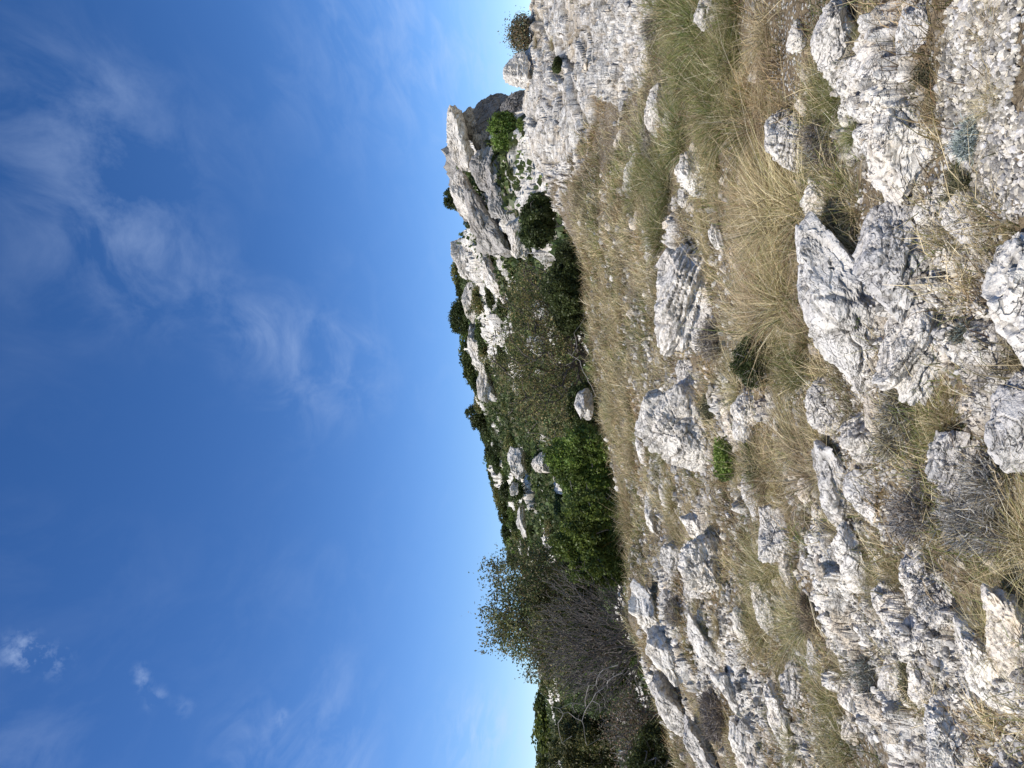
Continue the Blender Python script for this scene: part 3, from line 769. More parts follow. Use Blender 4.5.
for (x0, y0, x1, y1), n_, s, kind, label, grp in GRP:
    for _ in range(n_):
        put_tuss(random.uniform(x0, x1), random.uniform(y0, y1), s * .78 * random.uniform(.5, 1.25), kind, label, grp)
random.seed(77)
_n = 0
while _n < 34:
    ix = 640 + 390 * random.random(); iy = random.uniform(0, 768)
    if ix < 690 and iy > 620 or (ix > 935 and iy < 200): continue
    g_ = hit(ix, iy, y1=30)
    if float(rock_mask(np.array([g_[0]]), np.array([g_[1]]))[0]) > .6: continue
    put_tuss(ix, iy, random.choice([14, 20, 28, 36]), random.choice(['straw', 'olive', 'brown', 'straw', 'brown']), 'little dry tuft scattered among the stones', 'little tufts among the stones'); _n += 1
def fill_grass():
    """the low grass between everything"""
    N = 165000
    y = 2.2 + 19 * RNG.random(N) ** 1.45
    x = RNG.uniform(-.66, .66, N) * (y + 1)
    m = rock_mask(x, y)
    P = p3(x, y)
    cl = fbm(P * 2.3, 3, 91) + fbm(P * 9, 2, 92) * .4
    keep = RNG.random(N) < (1 - m * .93) * sstep(-.32, .25, cl) * (.25 + .75 * sstep(-.2, .25, cl))
    terr = ROCK_ZONES[7][0]
    # gravel path stays nearly bare
    gx, gy, grx, gry = world_ellipse((940, -10, 1060, 190))
    keep &= ~((((x - gx) / grx) ** 2 + ((y - gy) / gry) ** 2 < 1.1) & (RNG.random(N) < .93))
    x, y, cl = x[keep], y[keep], cl[keep]
    # small tufts gathered round their own centres, and the taller grass of the level terrace
    nc = 900; cy_ = 2.4 + 15 * RNG.random(nc) ** 1.3; cx_ = RNG.uniform(-.62, .62, nc) * (cy_ + 1)
    ok = rock_mask(cx_, cy_) < .55; ok &= ~((((cx_ - gx) / grx) ** 2 + ((cy_ - gy) / gry) ** 2) < 1.2); cx_, cy_ = cx_[ok], cy_[ok]
    kk = 70; rr = np.repeat(.03 + .006 * cy_, kk)
    tx_ = np.repeat(cx_, kk) + RNG.normal(0, 1, len(rr)) * rr; ty_ = np.repeat(cy_, kk) + RNG.normal(0, 1, len(rr)) * rr
    ex, ey, erx, ery = world_ellipse((592, 170, 652, 480))
    ra = np.sqrt(RNG.random(38000)); an = RNG.random(38000) * 6.283
    hx = ex + erx * 1.1 * ra * np.cos(an); hy = ey + ery * 1.15 * ra * np.sin(an)
    hk = fbm(p3(hx, hy) * 1.6, 4, 141) > RNG.normal(.08, .12, len(hx)); hx, hy = hx[hk], hy[hk]
    tall = np.concatenate([np.zeros(len(x)), np.ones(len(tx_)), np.full(len(hx), 2.0)])
    x = np.concatenate([x, tx_, hx]); y = np.concatenate([y, ty_, hy]); cl = np.concatenate([cl, np.full(len(tx_) + len(hx), .3)]); n_ = len(x)
    z = H(x, y)
    B = np.stack([x, y, z - .01], -1)
    D = np.stack([RNG.normal(.15, .45, n_), RNG.normal(0, .4, n_), np.ones(n_)], -1); D /= np.linalg.norm(D, axis=1)[:, None]
    L = (.05 + .11 * RNG.random(n_) ** 1.5) * (1 + .6 * sstep(-.1, .4, cl)) * (.8 + .05 * y)
    L = L * np.where(tall == 1, 1.15, np.where(tall == 2, 1.15, 1.0))
    bend = np.stack([RNG.normal(.2, .25, n_), RNG.normal(0, .25, n_), -RNG.uniform(.1, .7, n_)], -1)
    V, q, tt = ribbons(B, D, L, (.0028 + .00055 * y) * RNG.uniform(.7, 1.3, n_), bend, 2)
    gn = .10 + .30 * (fbm(p3(x, y) * .7, 2, 95) > .15)
    pc = np.repeat(np.clip(1.0 + .9 * fbm(p3(x, y) * 1.3, 3, 151), .45, 1.35), 6)[:, None]; pb = np.repeat(fbm(p3(x, y) * .9, 3, 152) > .2, 6)[:, None]
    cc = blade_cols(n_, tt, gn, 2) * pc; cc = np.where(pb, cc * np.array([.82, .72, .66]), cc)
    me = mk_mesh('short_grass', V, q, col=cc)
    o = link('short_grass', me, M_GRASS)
    tag(o, 'short dry straw-coloured grass growing between the stones', 'grass', kind='stuff')
    print('fill grass', n_)
fill_grass()

# ------------------------------------------------------------------ branching plants
def grow(base_p, targets, seed, seg=.25, rw=0.0, jit=.25, lift=.15, trunk=None, r_tip=.006, power=2.9):
    g = np.random.default_rng(seed)
    nodes = [np.array(base_p, float)]; par = [-1]
    for p in (trunk or []):
        nodes.append(np.array(p, float)); par.append(len(nodes) - 2)
    T = np.array(targets); order = np.argsort(np.linalg.norm(T - nodes[0], axis=1) * g.uniform(.75, 1.25, len(T)))
    tips = []
    for ti in order:
        t = T[ti]
        A = np.array(nodes)
        dist = np.linalg.norm(A - t, axis=1) + rw * np.linalg.norm(A - A[0], axis=1)
        j = int(np.argmin(dist)); d = np.linalg.norm(A[j] - t)
        cur = j; p = A[j].copy(); k_ = max(1, int(d / seg))
        for s in range(k_):
            rem = (t - p) / (k_ - s)
            p = p + rem + g.normal(0, jit * seg, 3) * (s < k_ - 1)
            nodes.append(p.copy()); par.append(cur); cur = len(nodes) - 1
        tips.append(cur)
    n_ = len(nodes); load = np.zeros(n_)
    for t in tips: load[t] += 1
    for i in range(n_ - 1, 0, -1): load[par[i]] += load[i]
    rad = r_tip * np.maximum(load, 1) ** (1 / power)
    return np.array(nodes), np.array(par), rad, np.array(tips)
def tubes(nodes, par, rad, sides=4, cap=9):
    i = np.nonzero(par >= 0)[0]
    A, B = nodes[par[i]], nodes[i]
    ra, rb = np.minimum(rad[par[i]], rad[i] * 1.5), rad[i]
    d = B - A; L = np.linalg.norm(d, axis=1)[:, None] + 1e-9; d = d / L
    u = np.cross(d, np.where(np.abs(d[:, 2:3]) < .9, np.array([[0, 0, 1.0]]), np.array([[1.0, 0, 0]]))); u /= np.linalg.norm(u, axis=1)[:, None] + 1e-9
    v = np.cross(d, u)
    an = np.arange(sides) * 2 * math.pi / sides
    ring = u[:, None] * np.cos(an)[None, :, None] + v[:, None] * np.sin(an)[None, :, None]
    P = np.concatenate([A[:, None] - d[:, None] * ra[:, None, None] * .3 + ring * ra[:, None, None], B[:, None] + ring * rb[:, None, None]], 1)
    n_ = len(i); o = (np.arange(n_) * 2 * sides)[:, None]
    k_ = np.arange(sides)[None]; kn = (k_ + 1) % sides
    q = np.stack([o + k_, o + kn, o + kn + sides, o + k_ + sides], -1).reshape(-1, 4)
    return P.reshape(-1, 3), q
def leaves(C, size, cols, g, aspect=.55, flat=.0):
    n_ = len(C)
    a = g.normal(size=(n_, 3)); a /= np.linalg.norm(a, axis=1)[:, None]
    b = np.cross(a, g.normal(size=(n_, 3)) + np.array([0, 0, flat])); b /= np.linalg.norm(b, axis=1)[:, None] + 1e-9
    s = (size * g.uniform(.6, 1.35, n_))[:, None]
    V = np.stack([C - a * s * .5, C + b * s * aspect * .5 + a * s * .05, C + a * s * .5, C - b * s * aspect * .5 + a * s * .05], 1).reshape(-1, 3)
    q = np.arange(n_ * 4).reshape(-1, 4)
    return V, q, np.repeat(cols, 4, 0)
def lobes_points(lobes, n_, g, shell=.55, seed=0, nscale=1.2, thr=-.15):
    """points in the outer part of a union of ellipsoids, thinned by noise so the crown has gaps"""
    out = []
    vol = np.array([l[3] * l[4] * l[5] for l in lobes]) ** .8; vol /= vol.sum()
    for l, v in zip(lobes, vol):
        k_ = int(n_ * v * 1.6) + 5
        d = g.normal(size=(k_, 3)); d /= np.linalg.norm(d, axis=1)[:, None]
        r = (shell + (1 - shell) * g.random(k_) ** .6)
        r = r * (1 + .36 * fbm(d * 2.2 + np.array(l[:3]), 3, seed + 2))
        P = np.array(l[:3]) + d * r[:, None] * np.array(l[3:6])
        out.append(P)
    P = np.concatenate(out)
    keep = fbm(P * nscale, 3, seed + 5) > thr
    return P[keep]
def leafcol(P, g, pal, seed, sc=1.0, dark=(.5, 1.25)):
    n_ = len(P); pal = np.array(pal)
    c = pal[g.integers(0, len(pal), n_)]
    cl = np.clip(.5 + fbm(P * sc, 2, seed + 8), 0, 1)
    return c * (dark[0] + (dark[1] - dark[0]) * cl)[:, None] * g.uniform(.75, 1.25, (n_, 1))
DG = [(.058, .080, .024), (.080, .102, .030), (.095, .118, .038)]
MG = [(.13, .19, .035), (.18, .235, .045), (.215, .26, .07)]
OG = [(.25, .24, .09), (.18, .21, .07), (.34, .27, .11), (.13, .17, .055)]
RG = [(.22, .16, .10), (.15, .14, .08), (.30, .20, .12), (.12, .13, .06)]
def plant(name, loc, lobes, n_leaf, lsize, pal, seed, label, cat, n_twig=60, shell=.5, trunk=None, r_tip=.008, group=None, bark=None, thr=-.15, nscale=1.2, seg=.25, sub='crown', aspect=.55, tw=0.0, jit=.25, rw=0.0, twm=None, leaf_from=0.0):
    g = np.random.default_rng(seed)
    root = empty(name, loc); tag(root, label, cat, group)
    P = lobes_points(lobes, n_leaf, g, shell, seed, nscale, thr)
    T = lobes_points(lobes, n_twig, g, .35, seed, nscale, -9)[:n_twig * 2]
    T = T[g.permutation(len(T))[:n_twig]]
    nodes, par, rad, tips = grow((0, 0, -.15), T, seed, seg=seg, rw=rw, trunk=trunk, r_tip=r_tip, jit=jit)
    V, q = tubes(nodes, par, rad, 5)
    link('branches' if not trunk else 'trunk', mk_mesh('branches', V, q), bark or M_BARK, parent=root)
    if n_leaf:
        if tw > 0:   # cling the leaves to the twigs
            A = nodes[g.integers(0, len(nodes), len(P))]
            P = np.where((g.random(len(P)) < tw)[:, None], A + g.normal(0, seg * .55, A.shape), P)
            P = P[P[:, 2] > .1]
        if leaf_from > 0: P = P[P[:, 2] > np.percentile(P[:, 2], 1) + leaf_from * (np.percentile(P[:, 2], 99) - np.percentile(P[:, 2], 1)) + g.normal(0, .25, len(P))]
        V, q, c = leaves(P, lsize, leafcol(P, g, pal, seed, nscale * 1.3), g, aspect)
        link(sub, mk_mesh('leaves', V, q, col=c), M_LEAF, parent=root)
    return root
def at(ix, iy, y):
    dx, _, dz = ray(ix, iy); return np.array([dx * y, y, 1.6 + dz * y])
def plant_at(name, box, y, n_leaf, lsize, pal, seed, label, cat, sink=0, lump=5, depth=.8, skew=False, **kw):
    """photo box of the plant at a distance; its lobes fill the box"""
    x0, y0, x1, y1 = box
    foot = at(x1, (y0 + y1) / 2, y); top = at(x0, (y0 + y1) / 2, y)
    W = (y1 - y0) / F * y; Hh = top[2] - foot[2]
    gz = float(base(np.array([foot[0]]), np.array([y]))[0])
    drop = max(0.0, foot[2] - gz)
    g = np.random.default_rng(seed + 1)
    lobes = []
    for k_ in range(lump):
        u = (k_ + .5) / lump - .5
        lx = u * W * .78; lh = Hh * g.uniform(.8, 1.0) * ((1 - .5 * abs(u)) if not skew else (1.0 if u > -.12 else 1 + 1.1 * u))
        lz = drop + lh * .52
        lobes.append((lx, g.uniform(-.2, .2) * W * depth, lz, W / lump * g.uniform(.75, 1.05), W * depth * .36, lh * .5))
    tr = kw.pop('trunk_h', None)
    trunk = None
    if tr: trunk = [(g.normal(0, .08) * k_, g.normal(0, .08), (drop + Hh * tr) * k_ / 3) for k_ in (1, 2, 3)]
    return plant(name, (foot[0], y, gz), lobes, n_leaf, lsize, pal, seed, label, cat, trunk=trunk, **kw)

# the green thicket behind the terrace
plant_at('evergreen_bush', (550, 425, 630, 505), 21.2, 42000, .085, MG, 101, 'bright green dense bush, the half of the thicket nearer the round white boulder', 'bush', lump=4, n_twig=120, thr=-.32)
plant_at('evergreen_bush', (548, 490, 642, 584), 19.6, 46000, .08, [(.15, .22, .045), (.20, .265, .055), (.11, .165, .035)], 102, 'bright green dense bush, the half of the thicket nearer the bare grey bush', 'bush', lump=4, n_twig=120, thr=-.32)
plant_at('evergreen_bush', (562, 385, 612, 432), 24.0, 16000, .085, DG, 103, 'dark green bush behind the round white boulder', 'bush', lump=3, n_twig=60, thr=-.3)
plant_at('evergreen_bush', (540, 240, 590, 335), 23.5, 36000, .08, DG, 104, 'very dark green bush at the foot of the bedded slope', 'bush', lump=5, n_twig=90, thr=-.3)
plant_at('evergreen_bush', (514, 190, 556, 250), 30, 22000, .10, DG, 105, 'dark olive bush between the white boulder and the bedded slope', 'bush', lump=4, n_twig=60, thr=-.3)
# sparse oak
plant_at('oak_tree', (470, 256, 596, 446), 25.5, 50000, .075, OG, 110, 'wide sparse oak with thin olive foliage and twisting grey limbs', 'tree', lump=6, n_twig=520, shell=.3, thr=.10, nscale=1.5, trunk_h=.12, r_tip=.011, tw=.35, jit=.35, rw=.45, bark=M_DARKBARK, sub='crown')
# left tree and bare bush
plant_at('oak_tree', (480, 548, 620, 716), 22.5, 80000, .08, [(.17, .165, .065), (.13, .15, .055), (.24, .18, .09), (.10, .12, .04)], 111, 'tall oak with see-through olive and rusty crown against the sky', 'tree', lump=5, n_twig=400, shell=.3, thr=.06, nscale=2.0, trunk_h=.15, tw=.30, jit=.3, rw=.3, leaf_from=.45, bark=M_DARKBARK, skew=True)
g0 = hit(632, 655); 
plant_at('bare_bush', (508, 562, 644, 712), 18.8, 3000, .035, RG, 112, 'leafless grey bush of fine twigs in front of the tall oak', 'bush', lump=6, n_twig=3000, shell=.2, thr=-.1, r_tip=.0038, seg=.3, tw=.8, jit=.2, rw=.7, bark=M_MIDBARK)
plant_at('bare_bush', (590, 690, 668, 768), 17.2, 6000, .05, RG, 113, 'low dark leafless bush below the bleached branches', 'bush', lump=5, n_twig=1100, shell=.15, thr=-.1, r_tip=.0036, seg=.3, tw=.7, jit=.22, rw=.55)
plant_at('evergreen_bush', (622, 725, 682, 800), 16.5, 15000, .06, DG, 114, 'dark green bush beneath the brink of white slabs at the frame edge', 'bush', lump=3, n_twig=60, thr=-.3)
plant_at('evergreen_bush', (540, 700, 620, 790), 32, 30000, .11, [OG[0], DG[1], DG[2]], 115, 'olive bush beyond the bleached branches at the frame edge', 'bush', lump=5, n_twig=90, thr=-.3)
plant_at('evergreen_bush', (528, 560, 600, 640), 30, 22000, .10, DG, 116, 'dark bush seen through the twigs of the bare grey bush', 'bush', lump=4, n_twig=60, thr=-.3)
plant_at('evergreen_bush', (545, 630, 640, 720), 30, 26000, .10, [DG[0], OG[3], DG[1]], 117, 'dark bush behind the base of the tall oak', 'bush', lump=4, n_twig=60, thr=-.3)
# bleached dead branch
def dead_branch(pts_img, y, seed, label):
    P = [at(a, b, y) for a, b in pts_img]
    root = P[0]; g = np.random.default_rng(seed)
    T = []
    for p in P[1:]:
        T.append(p - root)
        T.append(p - root + g.normal(0, .34, 3))
    nodes, par, rad, _ = grow((0, 0, 0), T, seed, seg=.13, r_tip=.0045, jit=.20, power=2.6)
    V, q = tubes(nodes, par, rad, 5)
    o = link('dead_branch', mk_mesh('dead_branch', V, q), M_PALE, root); tag(o, label, 'branch')
dead_branch([(622, 672), (608, 680), (596, 692), (588, 705), (582, 720), (572, 735), (562, 742), (558, 722), (600, 712)], 17.4, 3, 'bleached white dead branch forking over the dark bushes, the lower one')
dead_branch([(618, 664), (600, 672), (596, 684), (585, 700), (575, 712), (563, 712)], 17.0, 4, 'shorter bleached dead branch rising from the bare bush')
dead_branch([(596, 395), (588, 380), (580, 360), (577, 345), (574, 332), (568, 352), (584, 400)], 21.5, 5, 'bleached twisted deadwood at the foot of the sparse oak')
# small plants on the near ridge
plant_at('brown_shrub', (514, 14, 540, 50), 22, 3500, .06, RG, 120, 'dry brown shrub on the skyline of the bedded slope', 'shrub', lump=3, n_twig=260, thr=-.2, r_tip=.006, tw=.4)
plant_at('green_shrub', (565, 56, 576, 70), 17.5, 1500, .05, DG, 121, 'tiny dark green shrub alone on the bedded slope', 'shrub', lump=2, n_twig=20, thr=-.4)
plant_at('green_shrub', (492, 110, 522, 150), 47, 9000, .14, MG, 122, 'green shrub growing in the notch of the cliff', 'shrub', lump=4, n_twig=40, thr=-.4)
plant_at('pine_tree', (441, 190, 457, 205), 56, 1800, .16, DG, 123, 'small round pine alone on the cliff skyline', 'tree', lump=2, n_twig=40, thr=-.3, trunk_h=.4)
plant_at('pine_tree', (446, 298, 470, 332), 100, 5000, .28, DG, 124, 'rounded pine standing highest on the middle skyline', 'tree', lump=3, n_twig=40, thr=-.4, trunk_h=.3)
plant_at('pine_tree', (470, 405, 494, 428), 120, 4000, .30, DG, 125, 'ragged pine on the skyline above the sparse oak, farther from the cliff', 'tree', lump=2, n_twig=40, thr=-.2, trunk_h=.3)
# little plants among the near rocks
plant_at('green_shrub', (722, 440, 750, 478), 7.6, 3000, .028, MG, 130, 'little bright green leafy plant between the beige rock and the upright rib', 'plant', lump=3, n_twig=50, thr=-.2, r_tip=.002, seg=.06)
plant_at('green_shrub', (765, 335, 808, 385), 5.9, 5000, .02, DG, 131, 'dark green low plant under the long straw grass', 'plant', lump=4, n_twig=50, thr=-.3, r_tip=.002, seg=.06)
plant_at('green_shrub', (908, 290, 940, 325), 3.9, 2500, .012, DG, 132, 'small dark green plant in the crack beside the grey boulder', 'plant', lump=3, n_twig=50, thr=-.2, r_tip=.0015, seg=.04)

# far hillside shrubs: a few kinds, many copies
def shrub_proto(seed, pal, n_=1500):
    g = np.random.default_rng(seed)
    lobes = [(g.uniform(-.35, .35), g.uniform(-.3, .3), .38 + g.uniform(-.1, .15), g.uniform(.3, .5), g.uniform(.3, .5), g.uniform(.3, .45)) for _ in range(4)]
    P = lobes_points(lobes, n_, g, .55, seed, 2.2, -.35)
    V, q, c = leaves(P, .10, leafcol(P, g, pal, seed, 2.5), g, .7)
    me = mk_mesh('shrub', V, q, col=c); me.materials.append(M_LEAF); return me
SH = [shrub_proto(200 + k_, p) for k_, p in enumerate([DG, DG, MG, DG, [DG[1], OG[1]], OG, DG])]
random.seed(21)
cnt = 0; tries = 0
while cnt < 290 and tries < 20000:
    tries += 1
    y = random.uniform(34, 165); tx = random.uniform(-.56, .40); x = tx * y
    z = Hs(x, y)
    if not in_view(x, y, z, 5): continue
    # in front of the skyline only, and left of the near ridge
    dzv = (z - 1.6) / y
    yy = np.linspace(16, y * .97, 60)
    if (((base(yy * tx, yy) - 1.6) / yy).max() > dzv + .012): continue
    if tx > -.02 and y > 45 and random.random() < .45: continue
    s = random.uniform(.7, 2.0) * (.5 + y / 110)
    if tx > 0.14: s *= .4
    ridgep = abs(y / 1.0)
    o = link('hillside_shrub', SH[cnt % 7], None, (x, y, z - .12 * s), (0, 0, random.uniform(0, 6.28)), (s, s, s * random.uniform(.6, .95)))
    tag(o, 'dark evergreen shrub dotted over the far hillside', 'shrub', 'shrubs of the far hillside')
    cnt += 1
print('far shrubs', cnt)
def far_scrub():
    N = 150000
    y = RNG.uniform(30, 180, N) ; x = RNG.uniform(-.62, .34, N) * y
    m = rock_mask(x, y); cl = fbm(p3(x, y) * .35, 3, 131)
    keep = RNG.random(N) < (1 - .93 * m) * sstep(-.45, .1, cl)
    x, y = x[keep], y[keep]; z = H(x, y); n_ = len(x)
    g = np.random.default_rng(9); hgt = (.15 + .9 * g.random(n_)) * (.5 + .8 * np.clip(fbm(p3(x, y) * .8, 2, 133) + .3, 0, 1))
    C = np.stack([x, y, z + hgt * .6], -1)
    V, q, c = leaves(C, .42, leafcol(C, g, [DG[0], DG[1], OG[3], DG[2], OG[1]], 55, .5), g, .8)
    o = link('scrub', mk_mesh('scrub', V, q, col=c), M_LEAF); tag(o, 'low dark scrub covering the far hillside between the pale rocks', 'scrub', kind='stuff')
far_scrub()
# shrubs standing on the skyline itself
for k_, (ix, iy, s) in enumerate([(459, 212, 9), (462, 200, 8), (463, 340, 11), (466, 352, 12), (468, 365, 11), (475, 392, 9), (480, 415, 10), (486, 432, 9), (489, 445, 9), (492, 458, 10), (496, 470, 10), (499, 482, 9),
                    (502, 494, 10), (505, 505, 9), (508, 516, 9), (511, 527, 9), (514, 540, 10), (517, 552, 10), (456, 250, 7), (457, 272, 8), (462, 290, 8), (470, 378, 10), (533, 715, 16), (538, 730, 18), (544, 745, 18), (549, 760, 18), (476, 400, 8), (488, 252, 12), (492, 270, 10), (478, 300, 10), (484, 320, 10), (480, 345, 12), (500, 225, 10), (465, 192, 8)]):
    dx, _, _ = ray(ix, iy)
    ys = np.geomspace(40, 220, 400); te = (base(ys * dx, ys) - 1.6) / ys; ty = ray(ix, iy)[2]
    m = np.nonzero(te >= ty)[0]; y = ys[m[0]] if len(m) else ys[np.argmax(te)]
    sz = s * 2.6 / F * y
    x = dx * y
    o = link('hillside_shrub', SH[k_ % 7], None, (x, y, Hs(x, y) - .1 * sz), (0, 0, k_ * 1.3), (sz, sz, sz * .62))
    tag(o, 'dark evergreen shrub dotted over the far hillside', 'shrub', 'shrubs of the far hillside')

# ------------------------------------------------------------------ cushions (thyme, lavender, dead shrubs)
def cushion_mesh(seed, n_, L, pal, width=.005, R=.10, flat=.75, wiry=.35):
    g = np.random.default_rng(seed)
    d = g.normal(size=(n_, 3)); d[:, 2] = np.abs(d[:, 2]) * flat; d /= np.linalg.norm(d, axis=1)[:, None]
    subc = g.normal(0, .5, (9, 3)) * R; subc[:, 2] = np.abs(subc[:, 2]) * .4; subr = g.uniform(.35, .8, 9); sid = g.integers(0, 9, n_)
    lump0 = subr[sid] * 1.0 + .45 * fbm(d * 2.2 + seed, 3, seed)
    B = d * g.uniform(.3, 1.15, (n_, 1)) * R * .8 * lump0[:, None] + g.normal(0, .06, (n_, 3)) * R + subc[sid]; B[:, 2] = np.abs(B[:, 2]) - .02
    D = d + g.normal(0, wiry * 2.2, (n_, 3)); D[:, 2] = np.abs(D[:, 2]); D /= np.linalg.norm(D, axis=1)[:, None]
    lump = 1 + .35 * fbm(d * 2.5, 2, seed)
    V, q, tt = ribbons(B, D, L * .42 * g.uniform(.3, 1.3, n_) * lump, np.full(n_, width), g.normal(0, .25, (n_, 3)), 2)
    pal = np.array(pal); c = pal[g.integers(0, len(pal), n_)] * g.uniform(.7, 1.3, (n_, 1))
    c = np.repeat(c, 6, 0) * (.5 + .8 * tt)[:, None]
    me = mk_mesh('cushion', V, q, col=c); me.materials.append(M_TWIG); return me
GREYP = [(.38, .36, .33), (.50, .47, .42), (.22, .20, .18), (.42, .33, .22)]
SILV = [(.42, .46, .42), (.52, .56, .52), (.28, .32, .27)]
DARKP = [(.15, .15, .08), (.24, .21, .13), (.10, .11, .06)]
MAUV = [(.30, .265, .235), (.38, .34, .29), (.22, .18, .15), (.34, .28, .18)]
def put_cushion(box, pal, label, seed, n_=3500, name='cushion_plant', cat='plant', width=.005, flat=.75, wiry=.35):
    x0, y0, x1, y1 = box
    c = hit((x0 * .35 + x1 * .65), (y0 + y1) / 2, y1=30)
    w = (y1 - y0) / F * c[1] / 2; h = (x1 - x0) / F * c[1]
    R = w * .80
    me = cushion_mesh(seed, int(n_ * 1.9), w * .52, pal, width * .9 * max(1, c[1] / 5), R, flat, wiry)
    o = link(name, me, None, (c[0], c[1], Hs(c[0], c[1])), (0, 0, seed), (1, 1, min(1.5, max(.5, h / w * .75))))
    tag(o, label, cat)
put_cushion((944, 116, 984, 162), SILV, 'round silvery-green cushion plant at the edge of the gravel', 1, 3800)
put_cushion((940, 160, 972, 200), DARKP, 'dark grey-green cushion just behind the silvery one', 2, 2600)
put_cushion((925, 470, 1040, 560), GREYP, 'wide wiry grey dead shrub beside the large cracked white boulder', 3, 9000, 'dead_shrub', 'shrub', .005, .6, .6)
put_cushion((880, 470, 945, 540), GREYP, 'brownish wiry dead shrub below the small faceted rock', 4, 5000, 'dead_shrub', 'shrub', .005, .6, .6)
put_cushion((860, 385, 925, 445), [GREYP[0], GREYP[3], DARKP[1]], 'dry rusty-grey shrub behind the tall smooth boulder', 5, 5000, 'dead_shrub', 'shrub', .005, .6, .55)
put_cushion((890, 645, 925, 692), DARKP, 'round green-black cushion beside the smooth white rock', 6, 3500)
put_cushion((848, 645, 882, 700), [SILV[2], DARKP[1], GREYP[0]], 'dull grey-green cushion behind the dark-pitted rock', 7, 3000)
put_cushion((885, 603, 905, 622), DARKP, 'tiny dark cushion under the pyramid-shaped rock', 8, 1500)
put_cushion((693, 322, 732, 362), MAUV, 'grey-brown round cushion at the foot of the layered boulder', 9, 3500)
put_cushion((663, 588, 692, 625), MAUV, 'mauve-grey heather cushion behind the bright slanting slab', 10, 3000)
put_cushion((694, 690, 738, 742), MAUV, 'large mauve-grey heather below the clean-edged tilted slab', 11, 4500)
put_cushion((792, 115, 835, 170), [DARKP[1], MAUV[2], GREYP[0]], 'dark wiry cushion at the side of the pale rounded outcrop', 12, 3500)
put_cushion((965, 320, 995, 350), [SILV[2], DARKP[1]], 'small grey-green cushion between the gravel and the bedrock hump', 13, 1800)
put_cushion((640, 128, 665, 160), MAUV, 'faded grey cushion at the far edge of the green grass', 14, 2400)
put_cushion((640, 10, 670, 40), MAUV, 'faded cushion near the frame edge below the bedded slope', 15, 2400)
put_cushion((692, 392, 722, 420), DARKP, 'dark cushion tucked against the beige narrow rock', 16, 1800)
put_cushion((745, 440, 775, 480), [OG[0], DARKP[0]], 'olive cushion beside the upright rib', 17, 1800)
put_cushion((800, 590, 830, 635), [GREYP[3], DARKP[1]], 'brown wiry cushion near the parallel ribs', 18, 2200)
put_cushion((900, 60, 935, 100), DARKP, 'mossy dark cushion wedged behind the pointed white block', 19, 2400)

# ------------------------------------------------------------------ light, sky, camera
SUN_EL, SUN_AZ = math.radians(52), math.radians(-114)      # azimuth from +Y towards +X; sun to the left
sd = Vector((math.sin(SUN_AZ) * math.cos(SUN_EL), math.cos(SUN_AZ) * math.cos(SUN_EL), math.sin(SUN_EL)))
sl = bpy.data.lights.new('sun', 'SUN'); sl.energy = 5.0; sl.angle = math.radians(.55); sl.color = (1, .955, .89)
so = bpy.data.objects.new('sun', sl); COL.objects.link(so); so.rotation_euler = (-sd).to_track_quat('-Z', 'Y').to_euler(); so.location = (-20, 0, 30)

w = bpy.data.worlds.new('World'); sc.world = w; w.use_nodes = True
class WT(NT):
    def __init__(s, tree): s.t = tree; s.t.nodes.clear()
t = WT(w.node_tree)
sky = t.n('ShaderNodeTexSky', sky_type='NISHITA', sun_disc=False, sun_elevation=SUN_EL, sun_rotation=SUN_AZ, altitude=300, air_density=1.0, dust_density=.4, ozone_density=2.5)
tc = t.n('ShaderNodeTexCoord').outputs['Generated']
sky_c = t.n('ShaderNodeHueSaturation', i_Hue=.509, i_Saturation=1.30, i_Value=2.02, i_Color=sky.outputs[0]).outputs[0]
sep = t.n('ShaderNodeSeparateXYZ', i_0=tc)
sky_c = t.mix(1.0, sky_c, t.ramp(sep.outputs[2], [(0.0, (1.0, 1.0, 1.0)), (.22, (.92, .92, .97)), (.42, (.78, .77, .80)), (.75, (.66, .65, .66))]), 'MULTIPLY')
X_, Y_, Z_ = sep.outputs
zc = t.math('MAXIMUM', Z_, .03)
def dirn(ix, iy):
    v = Vector(ray(ix, iy)); v.normalize(); return v
# cirrus: noise on a high flat layer, only where thin cloud patches stand
zz = t.math('ADD', zc, .12)
flatv = t.n('ShaderNodeCombineXYZ', i_0=t.math('DIVIDE', X_, zz), i_1=t.math('DIVIDE', Y_, zz)).outputs[0]
mp = t.n('ShaderNodeMapping', i_Vector=flatv, i_Rotation=(0, 0, .5), i_Scale=(2.6, 1.5, 1)).outputs[0]
fib = t.noise(mp, 2.6, 9, .62, .5)
fib2 = t.noise(mp, .9, 5, .5, .3)
cir = t.math('MULTIPLY', t.ramp(fib, [(.44, 0.0), (.78, 1.0)]), t.ramp(fib2, [(.42, 0.05), (.62, 1.0)]))
def blob(ix, iy, rad_px, gain):
    d = dirn(ix, iy)
    dt = t.n('ShaderNodeVectorMath', operation='DISTANCE', i_0=tc, i_1=tuple(d)).outputs['Value']
    dt = t.math('ADD', dt, t.math('MULTIPLY', t.math('SUBTRACT', t.noise(tc, 5, 3, .5), .5), rad_px / F * .9))
    f = t.n('ShaderNodeMapRange', interpolation_type='SMOOTHSTEP', i_0=dt, i_1=0.0, i_2=rad_px / F, i_3=gain, i_4=0.0).outputs[0]
    return f
acc = t.math('MULTIPLY', cir, .06)
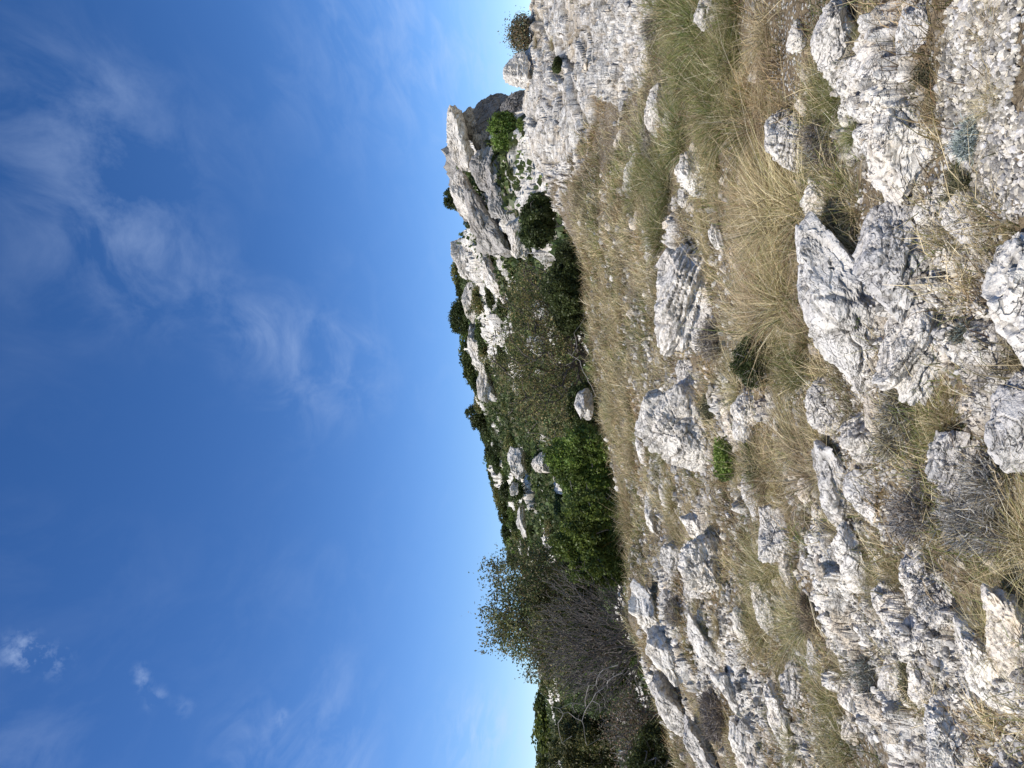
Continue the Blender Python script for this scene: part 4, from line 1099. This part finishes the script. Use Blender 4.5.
fibg = t.ramp(fib, [(.40, .0), (.74, 1.25)])
for a in [(140, 170, 130, .55), (60, 110, 110, .45), (150, 270, 120, .4), (265, 330, 80, 1.3), (320, 380, 90, .7), (190, 290, 80, .5), (90, 250, 110, .3), (300, 755, 110, .6), (235, 745, 60, .4), (490, 730, 60, 1.6), (30, 765, 70, .4), (400, 40, 140, .75), (480, 60, 80, .5), (360, 340, 50, .3)]:
    acc = t.math('ADD', acc, t.math('MULTIPLY', t.math('MULTIPLY', blob(*a), fibg), .24))
fine = t.ramp(t.noise(tc, 55, 5, .6, .2), [(.46, 0.0), (.66, 1.0)])
for a in [(18, 649, 22, 1.5), (30, 655, 18, 1.3), (54, 659, 20, 1.3), (140, 672, 15, 1.3), (144, 682, 14, 1.2), (156, 697, 17, 1.3), (183, 706, 16, .8), (281, 717, 12, 1.2)]:
    acc = t.math('ADD', acc, t.math('MULTIPLY', t.math('MULTIPLY', blob(*a), fine), .17))
acc = t.math('MINIMUM', acc, .8)
skyf = t.mix(acc, sky_c, (6.6, 8.3, 11.5))
bg = t.n('ShaderNodeBackground', i_Color=skyf, i_Strength=.09)
t.n('ShaderNodeOutputWorld', i_Surface=bg.outputs[0])

cd = bpy.data.cameras.new('camera'); cam = bpy.data.objects.new('camera', cd); COL.objects.link(cam)
cd.sensor_fit = 'HORIZONTAL'; cd.sensor_width = 36; cd.lens = 36 * F / 1024; cd.clip_start = .05; cd.clip_end = 20000
up = Vector((0, -ST, CT)); right = Vector((1, 0, 0)); fwd = Vector((0, CT, ST))
M = Matrix.Identity(4)
for i in range(3):
    M[i][0] = -up[i]; M[i][1] = right[i]; M[i][2] = -fwd[i]; M[i][3] = EYE[i]
cam.matrix_world = M
sc.camera = cam
sc.view_settings.view_transform = 'Standard'; sc.view_settings.look = 'None'; sc.view_settings.exposure = 0; sc.view_settings.gamma = 1
sc.cycles.max_bounces = 5; sc.cycles.diffuse_bounces = 3; sc.cycles.transmission_bounces = 3; sc.cycles.use_denoising = True
